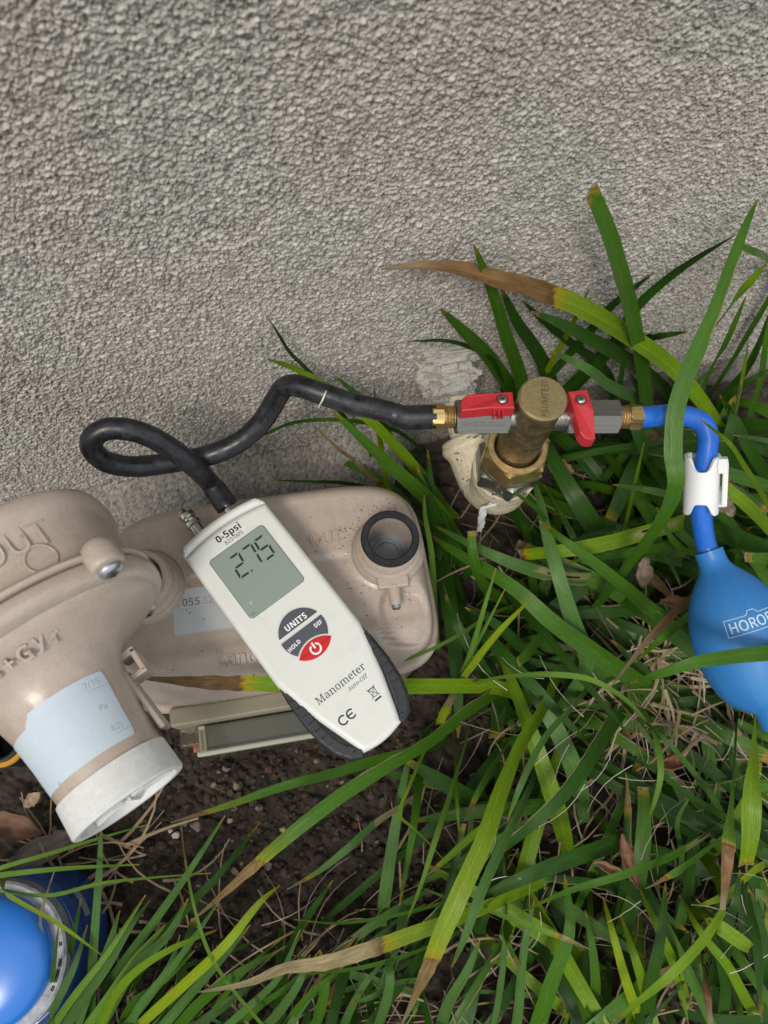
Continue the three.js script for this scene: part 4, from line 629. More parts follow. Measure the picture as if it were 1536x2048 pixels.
// ribbon leaf along world points root -> tip; w = half width in metres
function leafGeo(pts, w, o = {}) {
  const c = curve(pts, 0.5), L = c.getLength(), dead = o.dead ?? 0.012, ts = new Set(); const N = Math.round(clamp(L / 0.008, 14, 44));
  for (let i = 0; i <= N; i++) ts.add(i / N);
  for (const e of [-0.012, -0.004, 0.004, 0.014, 0.03]) ts.add(clamp(1 - dead + e * (0.3 / Math.max(L, 0.1)), 0, 1));
  if (o.slit) ts.add(o.slit[0]), ts.add(o.slit[1]);
  if (o.patch) for (const q of o.patch) ts.add(q), ts.add(clamp(q + 0.01, 0, 1));
  const T = [...ts].sort((a, b) => a - b), base = GREENS[o.tone ?? 'g'], tint = o.tint ?? 1, dc = DEAD[o.dc ?? 0], nc = 6, pos = [], col = [], uv = [], idx = [], s0 = rnd() * 90;
  const roll0 = o.roll ?? rr(-0.35, 0.35), roll1 = roll0 + (o.twist ?? rr(-0.4, 0.4)), fold = (o.fold ?? 0.22) , last = V();
  const yl = o.yellow ?? clamp(0.007 / L, 0.008, 0.05), blunt = o.blunt;
  T.forEach((t, k) => {
    const p = c.getPoint(t), d = c.getTangent(t), up = V(0, 1, 0.45).addScaledVector(V(1, 0, 0), -0.1);
    const across = d.clone().cross(up); if (across.lengthSq() < 1e-4) across.copy(last); across.normalize(); if (k && across.dot(last) < 0) across.negate(); last.copy(across);
    const nrm = across.clone().cross(d).normalize(); if (nrm.dot(up) < 0) nrm.negate();
    const a = lerp(roll0, roll1, t), ax = across.clone().multiplyScalar(Math.cos(a)).addScaledVector(nrm, Math.sin(a)), nx = nrm.clone().multiplyScalar(Math.cos(a)).addScaledVector(across, -Math.sin(a));
    let hw = w * lerp(0.62, 1, sstep(0, 0.35, t)) * (blunt ? lerp(1, 0.72, sstep(0.7, 1, t)) : Math.pow(Math.max(0, 1 - Math.pow(t, dead > 0.12 ? 6 : 3.4)), 0.62) * lerp(1, 0.78, t) + 0.02);
    if (t > 1 - dead && dead > 0.06) hw *= lerp(1, 0.72, sstep(1 - dead, 1, t)) * (1 + 0.12 * n2(t * 30 + s0, 4));
    hw = Math.max(hw, 0.0005);
    for (let j = 0; j <= nc; j++) {
      let q = (j / nc - 0.5) * 2;
      if (o.chew && t > o.chew[0] && t < o.chew[1]) { const e = (o.chew[2] ?? 1) * q; if (e > 0) q *= 1 - 0.45 * sstep(o.chew[0], o.chew[0] + 0.05, t) * sstep(o.chew[1], o.chew[1] - 0.05, t) * (0.5 + 0.5 * n2(t * 60 + s0, 7)) * (Math.abs(q)); }
      const curl = t > 1 - dead && dead > 0.1 ? 0.5 * sstep(1 - dead, 1, t) : 0, f = (fold + curl) * Math.abs(q) * hw - (fold * 0.3) * hw;
      const pt = p.clone().addScaledVector(ax, q * hw * (1 - curl * 0.3)).addScaledVector(nx, f + 0.04 * hw * n2(q * 2 + s0, t * 8));
      pt.z = Math.max(pt.z, 0.0035); pt.y = Math.max(pt.y, 0.002);
      pos.push(pt.x, pt.y, pt.z); uv.push(j / nc, t * L * 9 + s0);
      const edge = 1 - dead + 0.006 * n2(q * 3 + s0, 1) - 0.004 * Math.abs(q), x = t - edge; let r, g, b;
      const v = tint * (1 + 0.10 * n2(t * 5 + s0, 3) + 0.06 * n2(t * 22 + s0, q * 2)); [r, g, b] = base.map((z) => z * v);
      if (x < 0) { const y = sstep(-yl, 0, x); const yy = [0.50, 0.38, 0.015]; r = lerp(r, yy[0], y * 0.9); g = lerp(g, yy[1], y * 0.9); b = lerp(b, yy[2], y * 0.9); const og = sstep(-yl * 0.3, 0, x) * 0.85; r = lerp(r, 0.50, og); g = lerp(g, 0.17, og); b = lerp(b, 0.012, og); const lng = (o.pale ?? 0) * sstep(-yl * 6, 0, x); r = lerp(r, 0.30, lng); g = lerp(g, 0.36, lng); b = lerp(b, 0.03, lng); }
      else { const band = Math.exp(-((x / Math.max(0.006, 0.05 * dead)) ** 2)), k2 = 0.8 + 0.28 * n2(t * 40 + s0, q * 1.5) + 0.15 * n2(t * 12 + s0, 9), e = sstep(dead * 0.55, dead, x); r = dc[0] * k2; g = dc[1] * k2; b = dc[2] * k2; r = lerp(r, 0.13, band * 0.75); g = lerp(g, 0.055, band * 0.75); b = lerp(b, 0.02, band * 0.75); r = lerp(r, 0.52, e * 0.6); g = lerp(g, 0.46, e * 0.6); b = lerp(b, 0.38, e * 0.6); }
      if (o.chew && t > o.chew[0] && t < o.chew[1] && (o.chew[2] ?? 1) * (j / nc - 0.5) > 0.45) { r = 0.42; g = 0.34; b = 0.22; }
      if (o.patch && t >= o.patch[0] && t <= o.patch[1] + 0.01) { r = 0.40; g = 0.33; b = 0.21; }
      if (o.slit && t > o.slit[0] - 0.03 && t < o.slit[1] + 0.03 && Math.abs(q - o.slit[2]) < 0.55) { const z = 0.8; r = lerp(r, 0.46, z); g = lerp(g, 0.38, z); b = lerp(b, 0.24, z); }
      col.push(Math.max(r, 0.005), Math.max(g, 0.005), Math.max(b, 0.003));
    }
  });
  const row = nc + 1;
  for (let k = 0; k + 1 < T.length; k++) for (let j = 0; j < nc; j++) {
    if (o.slit) { const tm = (T[k] + T[k + 1]) / 2, qm = ((j + 0.5) / nc - 0.5) * 2; if (tm > o.slit[0] && tm < o.slit[1] && Math.abs(qm - o.slit[2]) < 0.18) continue; }
    const a = k * row + j, b = a + row; idx.push(a, a + 1, b, a + 1, b + 1, b);
  }
  const g = new THREE.BufferGeometry(); g.setAttribute('position', new THREE.Float32BufferAttribute(pos, 3)); g.setAttribute('color', new THREE.Float32BufferAttribute(col, 3)); g.setAttribute('uv', new THREE.Float32BufferAttribute(uv, 2)); g.setIndex(idx); g.computeVertexNormals(); return g;
}
// plants: each a clump rooted at one place
const plants = [];
function plant(x, z, label) { const g = thing('strap_leaf_plant', label, 'plant', 'strap-leaved plants along the wall'); g.position.set(x, soilH(x, z), z); plants.push({ g, x, z }); return plants.length - 1; }
plant(0.27, 0.05, 'strap-leaved plant by the wall behind the brass test plug');
plant(0.42, 0.07, 'strap-leaved plant by the wall beyond the blue hose');
plant(0.135, 0.10, 'strap-leaved plant between the white pipe and the standing gas meter');
plant(0.40, 0.22, 'strap-leaved plant around the white pipe clip and squeeze bulb');
plant(0.235, 0.27, 'strap-leaved plant with wide crossing leaves between the elbow and the squeeze bulb');
plant(0.17, 0.36, 'strap-leaved plant whose leaves lean over the lower end of the manometer');
plant(0.36, 0.40, 'strap-leaved plant just below the squeeze bulb');
plant(0.27, 0.53, 'strap-leaved plant with many upright leaves, beyond the bulb and away from the wall');
plant(0.08, 0.52, 'strap-leaved plant with long tan-tipped leaves at the edge of the bare soil');
plant(-0.12, 0.50, 'strap-leaved plant of narrow bluish leaves next to the blue tub');
const nearest = (x, z) => { let b = 0, d = 9; plants.forEach((p, i) => { const q = Math.hypot(p.x - x, p.z - z); if (q < d) d = q, b = i; }); return b; };
let leafCount = 0;
function addLeaf(pts, w, o) {
  const root = pts[0], i = nearest(root.x, root.z), m = part('leaf', leafGeo(pts, w, o), leafMat, plants[i].g); m.position.set(-plants[i].g.position.x, -plants[i].g.position.y, -plants[i].g.position.z);
  leafCount++; return m;
}
// surveyed leaves: width in photograph pixels, tone, heights in cm at root / middle / tip, then points root -> tip
function S(w, tone, hs, line, o = {}) {
  const px = line.trim().split(/\s+/).map((q) => q.split(',').map(Number)), n = px.length, len = [0]; for (let i = 1; i < n; i++) len.push(len[i - 1] + Math.hypot(px[i][0] - px[i - 1][0], px[i][1] - px[i - 1][1]));
  const pts = px.map(([x, y], i) => {
    const t = len[i] / len[n - 1], h = (hs[0] * 2 * (t - 0.5) * (t - 1) - hs[1] * 4 * t * (t - 1) + hs[2] * 2 * t * (t - 0.5)) / 100, wallH = ray(x, y).z < -0.05 ? PZ(x, y, 0.012).y : 0;
    return P(x, y, Math.max(h, 0.006, wallH));
  });
  const mid = pts[Math.floor(n / 2)], hw = 1.12 * w / 2 * depthOf(mid) / FOCAL;
  if (pts[0].y > 0.02) { const d = pts[1].clone().sub(pts[0]).setY(0).normalize(), down = pts[0].y; const r = pts[0].clone().addScaledVector(d, -Math.min(0.05, down * 0.45)); r.y = 0.0; r.z = Math.max(r.z, 0.02); pts.unshift(r.clone().lerp(pts[0], 0.5).addScaledVector(d, -0.006)); pts.unshift(r); }
  addLeaf(pts, hw, { tone, roll: rr(-0.15, 0.15), twist: rr(-0.25, 0.25), ...o });
}
// behind the test plug, against the wall
S(45, 'b', [6, 30, 36], '1442,865 1391,789 1341,734 1265,678 1164,617 1063,577 987,557 911,537 836,532 762,539', { dead: 0.40, dc: 1, yellow: 0.03, pale: 0.35, fold: 0.3 });
S(40, 'g', [5, 30, 44], '1300,850 1285,744 1270,663 1245,562 1214,461 1179,378', { blunt: 1 });
S(35, 'g', [5, 26, 38], '1060,850 1040,754 1012,673 982,577 947,489');
S(36, 'd', [5, 22, 30], '1110,790 1093,744 1073,703 1033,643 1002,577');
S(36, 'g', [5, 20, 27], '1050,815 1012,764 972,708 927,663 880,617');
S(11, 'd', [14, 19, 20], '985,720 937,693 886,681 818,683');
S(34, 'd', [6, 24, 28], '1330,780 1245,714 1189,683 1124,648 1063,623', { dead: 0.03 });
S(28, 'c', [8, 24, 25], '1285,806 1265,794 1215,769 1164,731 1098,701');
S(24, 'd', [5, 26, 38], '1220,690 1265,623 1316,572 1391,517 1472,469');
S(38, 'g', [29, 34, 38], '1350,975 1345,900 1352,815 1385,720 1430,620 1462,530 1487,461 1515,398', { chew: [0.6, 0.8, 1] });
S(34, 'b', [8, 26, 34], '1370,760 1396,693 1437,643 1487,577 1534,525');
S(25, 'g', [8, 22, 28], '1400,800 1417,744 1452,683 1492,592');
S(22, 'g', [20, 34, 36], '1560,545 1533,517 1500,500 1467,486', { dead: 0.02 });
S(18, 'b', [6, 18, 24], '1465,850 1472,815 1485,750 1497,683', { slit: [0.35, 0.75, 0] });
S(18, 'd', [6, 24, 31], '1190,650 1220,615 1260,582 1305,547');
S(22, 'd', [8, 20, 23], '1240,690 1290,677 1316,673 1376,663');
S(18, 'y', [6, 20, 28], '1085,765 1098,734 1139,658 1179,577');
S(22, 'd', [5, 20, 26], '1210,740 1144,688 1088,643 1043,600');
S(20, 'd', [4, 16, 22], '1200,860 1235,780 1245,720 1240,670');
S(26, 'd', [3, 12, 18], '1440,800 1490,740 1520,680 1540,620');
S(24, 'g', [3, 14, 20], '1500,840 1520,760 1530,690 1545,610');
S(20, 'd', [3, 12, 16], '1420,860 1450,800 1500,760 1545,735');
// between the pipe and the meter
S(24, 'g', [4, 20, 24], '890,1015 850,960 800,900 745,845 680,790 600,742 533,717', { tone: 'b' });
S(10, 'd', [16, 22, 26], '660,800 640,770 610,735 580,705 558,670 540,640', { dead: 0.04 });
S(34, 'g', [4, 16, 22], '910,1075 870,1015 833,977 783,933 724,878 665,821');
S(20, 'g', [6, 20, 24], '800,905 760,840 715,790 670,752');
S(9, 'g', [12, 18, 18], '790,860 745,848 665,839 585,846 530,868 496,885');
S(9, 'd', [8, 14, 16], '735,975 680,965 625,963 538,960');
S(11, 'y', [8, 14, 19], '760,970 734,948 710,922 684,903 650,872 623,845', { dead: 0.72, dc: 2, yellow: 0.05 });
S(12, 'y', [8, 16, 22], '772,960 762,890 752,830 748,765', { dead: 0.28, dc: 1 });
S(32, 'd', [3, 10, 13], '905,1110 870,1040 850,985 835,935');
S(14, 'l', [3, 12, 16], '872,1270 868,1190 862,1100 850,1030 848,990', { tone: 'l' });
S(22, 'd', [3, 9, 12], '930,1130 895,1060 865,980 855,900');
// crossing leaves in the middle
S(37, 'g', [3, 14, 10], '1340,1405 1273,1362 1179,1297 1101,1241 1039,1184 970,1137 905,1100 860,1070', {});
S(33, 'c', [3, 13, 9], '1225,1170 1195,1159 1132,1156 1070,1141 1007,1119 945,1090 867,1050', { slit: [0.45, 0.58, 0.3], chew: [0.35, 0.6, -1] });
S(34, 'c', [3, 14, 13], '1120,1420 1173,1328 1148,1250 1132,1203 1111,1131 1092,1062 1079,1000 1062,945');
S(31, 'g', [4, 17, 18], '1345,1258 1325,1237 1298,1216 1257,1181 1195,1131 1132,1084 1079,1042', { dead: 0.03 });
S(29, 'b', [4, 15, 12], '1400,1030 1325,1056 1300,1062 1195,1090 1132,1100 1039,1110', { slit: [0.42, 0.60, 0.1], blunt: 1 });
S(23, 'g', [3, 11, 10], '1390,1085 1300,1097 1210,1112 1130,1125');
S(46, 'd', [2, 9, 8], '1230,1130 1203,1077 1154,1002 1105,914 1090,870');
S(20, 'g', [3, 13, 16], '1010,1215 995,1194 967,1169 945,1109 942,1062', { blunt: 1, fold: 0.6 });
S(11, 'g', [8, 19, 21], '1120,1075 1099,1051 1066,1012 1027,982 1001,955');
S(35, 'b', [4, 19.6, 22.3], '1045,1392 1000,1376 960,1372 830,1372 700,1372 560,1368 430,1365 350,1360 265,1353', { dead: 0.24, dc: 1, yellow: 0.025, fold: 0.1, roll: 0, twist: 0 });
S(11, 'l', [4, 16, 17], '1015,1215 976,1231 930,1262 880,1290 820,1316 780,1330');
S(15, 'l', [3, 16, 20], '900,1400 914,1369 939,1312 967,1219 992,1137');
S(12, 'l', [3, 14, 18], '905,1385 930,1331 965,1265 1010,1178');
S(20, 'b', [3, 15, 19], '890,1420 898,1406 935,1344 995,1266 1064,1195', { patch: [0.42, 0.62], chew: [0.4, 0.7, 1], tone: 'y' });
S(15, 'l', [4, 22, 14], '905,1375 1007,1353 1101,1348 1173,1356 1226,1381 1273,1419 1300,1455');
S(30, 'd', [3, 9, 10], '1010,1420 960,1330 915,1250 890,1190');
S(28, 'd', [3, 8, 9], '1100,1330 1040,1290 980,1240 930,1215');
S(24, 'g', [3, 9, 12], '1110,1250 1075,1280 1050,1310 1035,1325', { blunt: 1 });
// towards the bare soil
S(36, 'g', [3, 20, 12], '1030,1365 1010,1375 945,1412 859,1480 746,1547 658,1607 570,1677 468,1767 383,1841', { dead: 0.15, dc: 0, pale: 0.5, chew: [0.35, 0.62, 1] });
S(27, 'g', [3, 13, 6], '870,1490 830,1500 729,1526 676,1543 570,1571 450,1612 342,1645', { dead: 0.08, pale: 0.7 });
S(46, 'b', [3, 22, 14], '1120,1335 1082,1420 1040,1487 999,1585 968,1677 922,1779 880,1874 859,1927 834,1979 802,2050', { dead: 0.20, dc: 0, yellow: 0.08, pale: 0.5 });
S(37, 'b', [4, 17, 13], '1090,1760 1040,1782 922,1832 834,1863 746,1895 651,1923 570,1934 500,1962 396,1984', { dead: 0.42, dc: 2, yellow: 0.05, pale: 0.6 });
S(16, 'g', [4, 12, 10], '900,1870 816,1909 711,1937 605,1949');
S(23, 'g', [3, 12, 8], '830,1590 799,1613 746,1649 693,1698 640,1740 574,1779', { patch: [0.28, 0.55], dead: 0.08, tone: 'c' });
S(15, 'l', [3, 19, 14], '945,1430 932,1480 901,1585 869,1684 845,1761 806,1860');
S(11, 'l', [3, 15, 14], '905,1440 908,1480 915,1620 920,1690', { tone: 'b' });
S(7, 'b', [12, 14, 6], '852,1494 816,1578 799,1628 825,1655 852,1680 908,1744', {});
S(23, 'g', [2, 10, 7], '850,1480 843,1515 827,1656 799,1810');
S(21, 'g', [3, 16, 13], '1035,1455 1020,1480 985,1533 954,1589 929,1642', { dead: 0.12 });
S(19, 'b', [3, 15, 12], '1060,1590 1040,1603 950,1666 887,1723 852,1751', { dead: 0.12 });
S(27, 'c', [3, 15, 13], '1075,1540 1040,1614 1003,1691 964,1779 932,1867 904,1934');
S(13, 'g', [3, 11, 9], '950,1785 880,1807 781,1832 676,1846 588,1839', { dead: 0.05 });
S(17, 'l', [3, 10, 11], '830,1960 780,1970 740,1995 700,2005', { tone: 'c' });
S(26, 'c', [2, 10, 12], '880,2060 900,2000 935,1940 960,1880');
// next to the tub
S(23, 'c', [2, 12, 17], '180,2060 183,1983 190,1865 200,1729 203,1648', { blunt: 0 });
S(20, 'c', [2, 11, 14], '215,1970 254,1915 322,1824 389,1726 450,1631');
S(19, 'g', [2, 13, 15], '95,2070 112,2044 152,1987 220,1899 291,1790', { tone: 'l' });
S(23, 'g', [2, 10, 10], '260,1970 305,1899 372,1817 440,1746 520,1645', { tone: 'd' });
S(27, 'c', [2, 12, 14], '190,2070 203,2048 271,1932 339,1865 376,1797', { chew: [0.85, 0.98, 1] });
S(21, 'l', [3, 15, 16], '190,2070 203,2047 254,1959 339,1899 433,1860', { tone: 'b' });
S(26, 'y', [3, 15, 15], '270,2062 288,2041 389,1949 457,1882 520,1804 560,1770', {});
S(11, 'l', [14, 17, 14], '-30,1750 0,1736 102,1706 203,1675 298,1648');
S(15, 'l', [13, 17, 15], '-30,1755 0,1750 135,1736 278,1729', {});
S(11, 'l', [13, 18, 15], '-30,1776 0,1780 102,1790 203,1766 305,1755 421,1746');
S(9, 'l', [4, 16, 14], '560,2085 520,2044 423,1915 393,1831 372,1729 362,1648', { dead: 0.12 });
S(15, 'b', [15, 18, 16], '10,1785 34,1800 118,1848 206,1912', { tone: 'y' });
S(15, 'g', [2, 11, 14], '100,2070 102,2047 105,1966 118,1844');
S(16, 'd', [2, 10, 12], '120,2000 135,1932 150,1860 162,1797');
S(8, 'y', [14, 15, 16], '81,1838 95,1785 112,1733', { dead: 0.9, dc: 2 });
for (const q of ['330,2060 360,1990 420,1930 480,1860', '400,2060 450,1990 500,1930 560,1880', '470,2060 520,2010 590,1960 640,1900', '560,2070 600,2010 640,1970 690,1930', '620,2080 640,2020 650,1960 640,1900', '240,2060 270,2000 330,1960 390,1900']) S(rr(14, 24), rnd() < 0.5 ? 'c' : 'g', [2, 9, 11], q, {});
for (const q of ['120,2070 165,2000 215,1930 262,1850 300,1800', '150,2080 215,2000 270,1920 330,1850', '230,2080 300,1990 370,1900 440,1800', '300,2080 370,2000 440,1920 500,1850', '150,2080 175,1990 215,1900 240,1820', '340,2075 400,2005 470,1950 560,1900', '420,2080 500,2010 560,1950 600,1860', '500,2080 560,2020 600,1960 620,1910', '250,2080 280,2010 340,1930 360,1870', '60,2085 110,2010 150,1930 175,1850', '680,2080 700,2020 735,1960 790,1900', '740,2080 770,2010 780,1950 770,1880']) S(rr(18, 26), 'cclg'[Math.floor(rnd() * 4)], [2, rr(9, 12), rr(10, 13)], q, { tint: rr(0.85, 1.1) });
// lower right
S(40, 'd', [3, 12, 9], '1270,1390 1251,1407 1195,1487 1150,1557 1098,1616 1035,1672 1000,1707', { chew: [0.45, 0.9, 1] });
S(27, 'c', [3, 15, 15], '1175,1375 1147,1410 1087,1477 1045,1560 1015,1640');
S(39, 'b', [3, 16, 13], '1510,1370 1509,1400 1506,1505 1502,1592 1499,1679 1490,1730', { blunt: 1, pale: 0.2 });
S(31, 'g', [3, 19, 17], '1475,1425 1471,1463 1464,1574 1457,1662 1454,1707 1447,1766 1440,1819', { dead: 0.30, dc: 1, yellow: 0.03, pale: 0.2, blunt: 1 });
S(31, 'b', [14, 17, 12], '1448,1805 1443,1822 1412,1871 1349,1941 1279,2000 1227,2042', { dead: 0.03, pale: 0.2 });
S(36, 'd', [3, 11, 12], '1475,1690 1481,1714 1495,1801 1513,1888 1523,2045');
S(27, 'g', [3, 17, 12], '1470,1630 1436,1651 1349,1707 1244,1749 1140,1780 1038,1826', { pale: 0.5, slit: [0.34, 0.5, -0.2] });
S(29, 'g', [3, 17, 15], '1460,1655 1443,1672 1401,1707 1349,1745 1290,1777', { dead: 0.12 });
S(41, 'd', [3, 11, 9], '1290,1655 1244,1679 1157,1711 1087,1738 1000,1777 950,1810');
S(17, 'd', [4, 17, 16], '1560,1720 1536,1700 1454,1637 1384,1595 1297,1533 1237,1505');
S(19, 'g', [5, 18, 13], '1225,1395 1244,1400 1290,1428 1314,1487 1321,1547 1307,1609 1290,1655', { tone: 'l' });
S(15, 'g', [4, 16, 14], '1445,1630 1426,1595 1391,1550 1331,1480 1272,1428', { tone: 'c' });
S(23, 'y', [3, 11, 10], '1290,2065 1276,2028 1251,1958 1227,1871 1206,1794');
S(27, 'b', [3, 10, 9], '1305,2050 1297,2010 1272,1923 1241,1829', {});
S(32, 'd', [3, 12, 13], '1285,2070 1290,2045 1307,1941 1324,1854 1331,1766');
S(24, 'b', [3, 10, 9], '1370,2000 1349,1930 1314,1854 1279,1777');
S(36, 'g', [3, 11, 12], '1070,2070 1077,2045 1105,1958 1140,1854 1129,1749');
S(27, 'g', [3, 10, 12], '1030,2060 1035,2028 1049,1888 1070,1794', { tone: 'c' });
S(14, 'l', [10, 15, 13], '960,1815 1000,1829 1070,1854 1140,1881 1181,1899', { dead: 0.22, dc: 2 });
S(23, 'b', [3, 12, 10], '1510,2030 1488,1993 1454,1930 1401,1864 1359,1791');
S(26, 'b', [6, 14, 12], '1380,1815 1433,1850 1488,1888 1500,1897', { blunt: 1 });
S(23, 'y', [4, 10, 9], '1395,1860 1398,1881 1412,1986 1419,2050', { dead: 0.38, dc: 3, yellow: 0.04, blunt: 1 });
S(15, 'l', [4, 12, 12], '1335,1880 1349,1899 1363,1976 1377,2050', { pale: 0.6 });
S(15, 'g', [10, 14, 9], '1010,1840 1017,1888 1045,1937', { dead: 0.1 });
S(13, 'c', [10, 15, 17], '1363,1707 1356,1637 1387,1581', {});
S(30, 'd', [2, 9, 10], '1420,1990 1440,1900 1470,1800 1480,1740');
S(26, 'g', [2, 8, 9], '1180,2060 1190,1990 1185,1900 1170,1820');
S(30, 'b', [2, 9, 8], '1540,1720 1500,1745 1450,1790 1390,1815', { tone: 'y' });
S(30, 'g', [2, 10, 12], '1440,2060 1450,1980 1440,1920 1410,1830', { tone: 'd' });
// around the clip and bulb
S(36, 'g', [24, 29.5, 26], '1600,1296 1536,1304 1470,1311 1389,1324 1309,1350 1261,1366', { dead: 0.03, fold: 0.3 });
S(15, 'b', [10, 30, 32], '1550,1040 1536,1011 1518,979 1486,928 1454,882 1399,837');
S(15, 'c', [12, 16, 20], '1570,892 1536,882 1467,870');
S(29, 'b', [12, 22, 25], '1545,1070 1531,1050 1486,1005 1444,969', { blunt: 1, dead: 0.03 });
S(21, 'c', [6, 16, 15], '1380,1003 1359,995 1293,979 1225,969');
S(11, 'b', [4, 14, 17], '1238,1090 1248,1060 1270,966 1288,886');
S(17, 'g', [8, 17, 19], '1410,1108 1396,1105 1364,1098 1335,1063 1314,1014');
S(26, 'b', [6, 22, 16], '1380,1115 1390,1135 1402,1163 1393,1192 1354,1217 1293,1282 1222,1372', { dead: 0.45, dc: 1, yellow: 0.05 });
S(23, 'g', [6, 19, 15], '1400,1205 1386,1221 1325,1275 1270,1324', { dead: 0.03, pale: 0.5 });
S(23, 'g', [10, 16, 16], '1560,1120 1536,1118 1489,1114', { blunt: 1, dead: 0.05 });
S(19, 'd', [4, 13, 15], '1475,1150 1473,1124 1470,1066 1444,1018');
S(34, 'd', [2, 10, 12], '1330,960 1290,900 1270,850 1262,800');
S(30, 'd', [2, 9, 11], '1420,980 1440,920 1460,860 1470,790');
S(28, 'd', [2, 9, 10], '1540,960 1500,900 1470,840 1440,790');
S(30, 'g', [2, 10, 13], '1380,900 1330,860 1290,800 1255,740', { tone: 'd' });

// leaves growing low between the surveyed ones
function free(x, z, y, r) { return Math.hypot(x, z) > r; }
function blocked(p) {
  if (p.x > -0.2 && p.x < 0.118 && p.z > 0.085 && p.z < 0.31 && p.y < 0.26) return true;               // meters
  if (p.x < -0.02 && p.z < 0.345 && p.y < 0.45) return true;
  if (Math.abs(p.x - PX0) < 0.035 && p.z < 0.155 && p.z > -0.01) return true;                        // pipe and plug
  if (p.x > 0.3 && p.x < 0.43 && p.z > 0.22 && p.z < 0.40 && p.y > 0.13) return true;                 // bulb
  if (p.x < 0.02 && p.x > -0.2 && p.z > 0.28 && p.z < 0.405) return true;                              // bare soil
  if (Math.hypot(p.x + 0.30, p.z - 0.42) < 0.075) return true;
  if (p.x > 0.1 && p.x < 0.34 && Math.abs(p.z - 0.118) < 0.03 && p.y > 0.2) return true;
  return p.z < 0.006;
}
function filler(x0, x1, z0, z1, n, wr, lr, hMax, tones, o = {}) {
  for (let made = 0, tries = 0; made < n && tries < n * 30; tries++) {
    const x = rr(x0, x1), z = rr(z0, z1), az = (o.az !== undefined && rnd() < 0.7 ? o.az + (rnd() < 0.5 ? Math.PI : 0) + rr(-0.55, 0.55) : rr(0, 6.283)), L = rr(...lr), e0 = rr(0.4, 1.1), k = rr(0.8, 1.8), pts = []; let p = V(x, 0.0, z), ok = true; const bend = rr(-0.5, 0.5), N = 8;
    for (let i = 0; i <= N; i++) { pts.push(p.clone()); if (blocked(p) || p.y > hMax) { ok = false; break; } const e = e0 - k * (i / N), a = az + bend * i / N; p = p.clone().add(V(Math.cos(a) * Math.cos(e), Math.sin(e), Math.sin(a) * Math.cos(e)).multiplyScalar(L / N)); p.y = Math.max(p.y, 0.008); }
    if (!ok) continue;
    const dead = rnd() < 0.13 ? rr(0.08, 0.4) : rr(0.008, 0.03);
    addLeaf(pts, rr(...wr) / 2, { tone: tones[Math.floor(rnd() * tones.length)], tint: rr(0.8, 1.15), dead, dc: Math.floor(rnd() * 4), blunt: rnd() < 0.2, chew: rnd() < 0.25 ? [rr(0.2, 0.5), rr(0.6, 0.9), rnd() < 0.5 ? 1 : -1] : undefined, ...o });
    made++;
  }
}
filler(0.13, 0.56, 0.02, 0.20, 80, [0.009, 0.020], [0.12, 0.28], 0.15, 'ddgd', { az: 1.2 });
filler(0.13, 0.54, 0.18, 0.44, 95, [0.010, 0.022], [0.12, 0.28], 0.085, 'dddgg', { az: 0.6 });
filler(0.06, 0.50, 0.42, 0.68, 105, [0.009, 0.021], [0.12, 0.28], 0.085, 'ddggbc', { az: 1.75 });
filler(-0.28, 0.08, 0.44, 0.64, 80, [0.006, 0.013], [0.10, 0.22], 0.10, 'gccgd', { az: 2.2 });

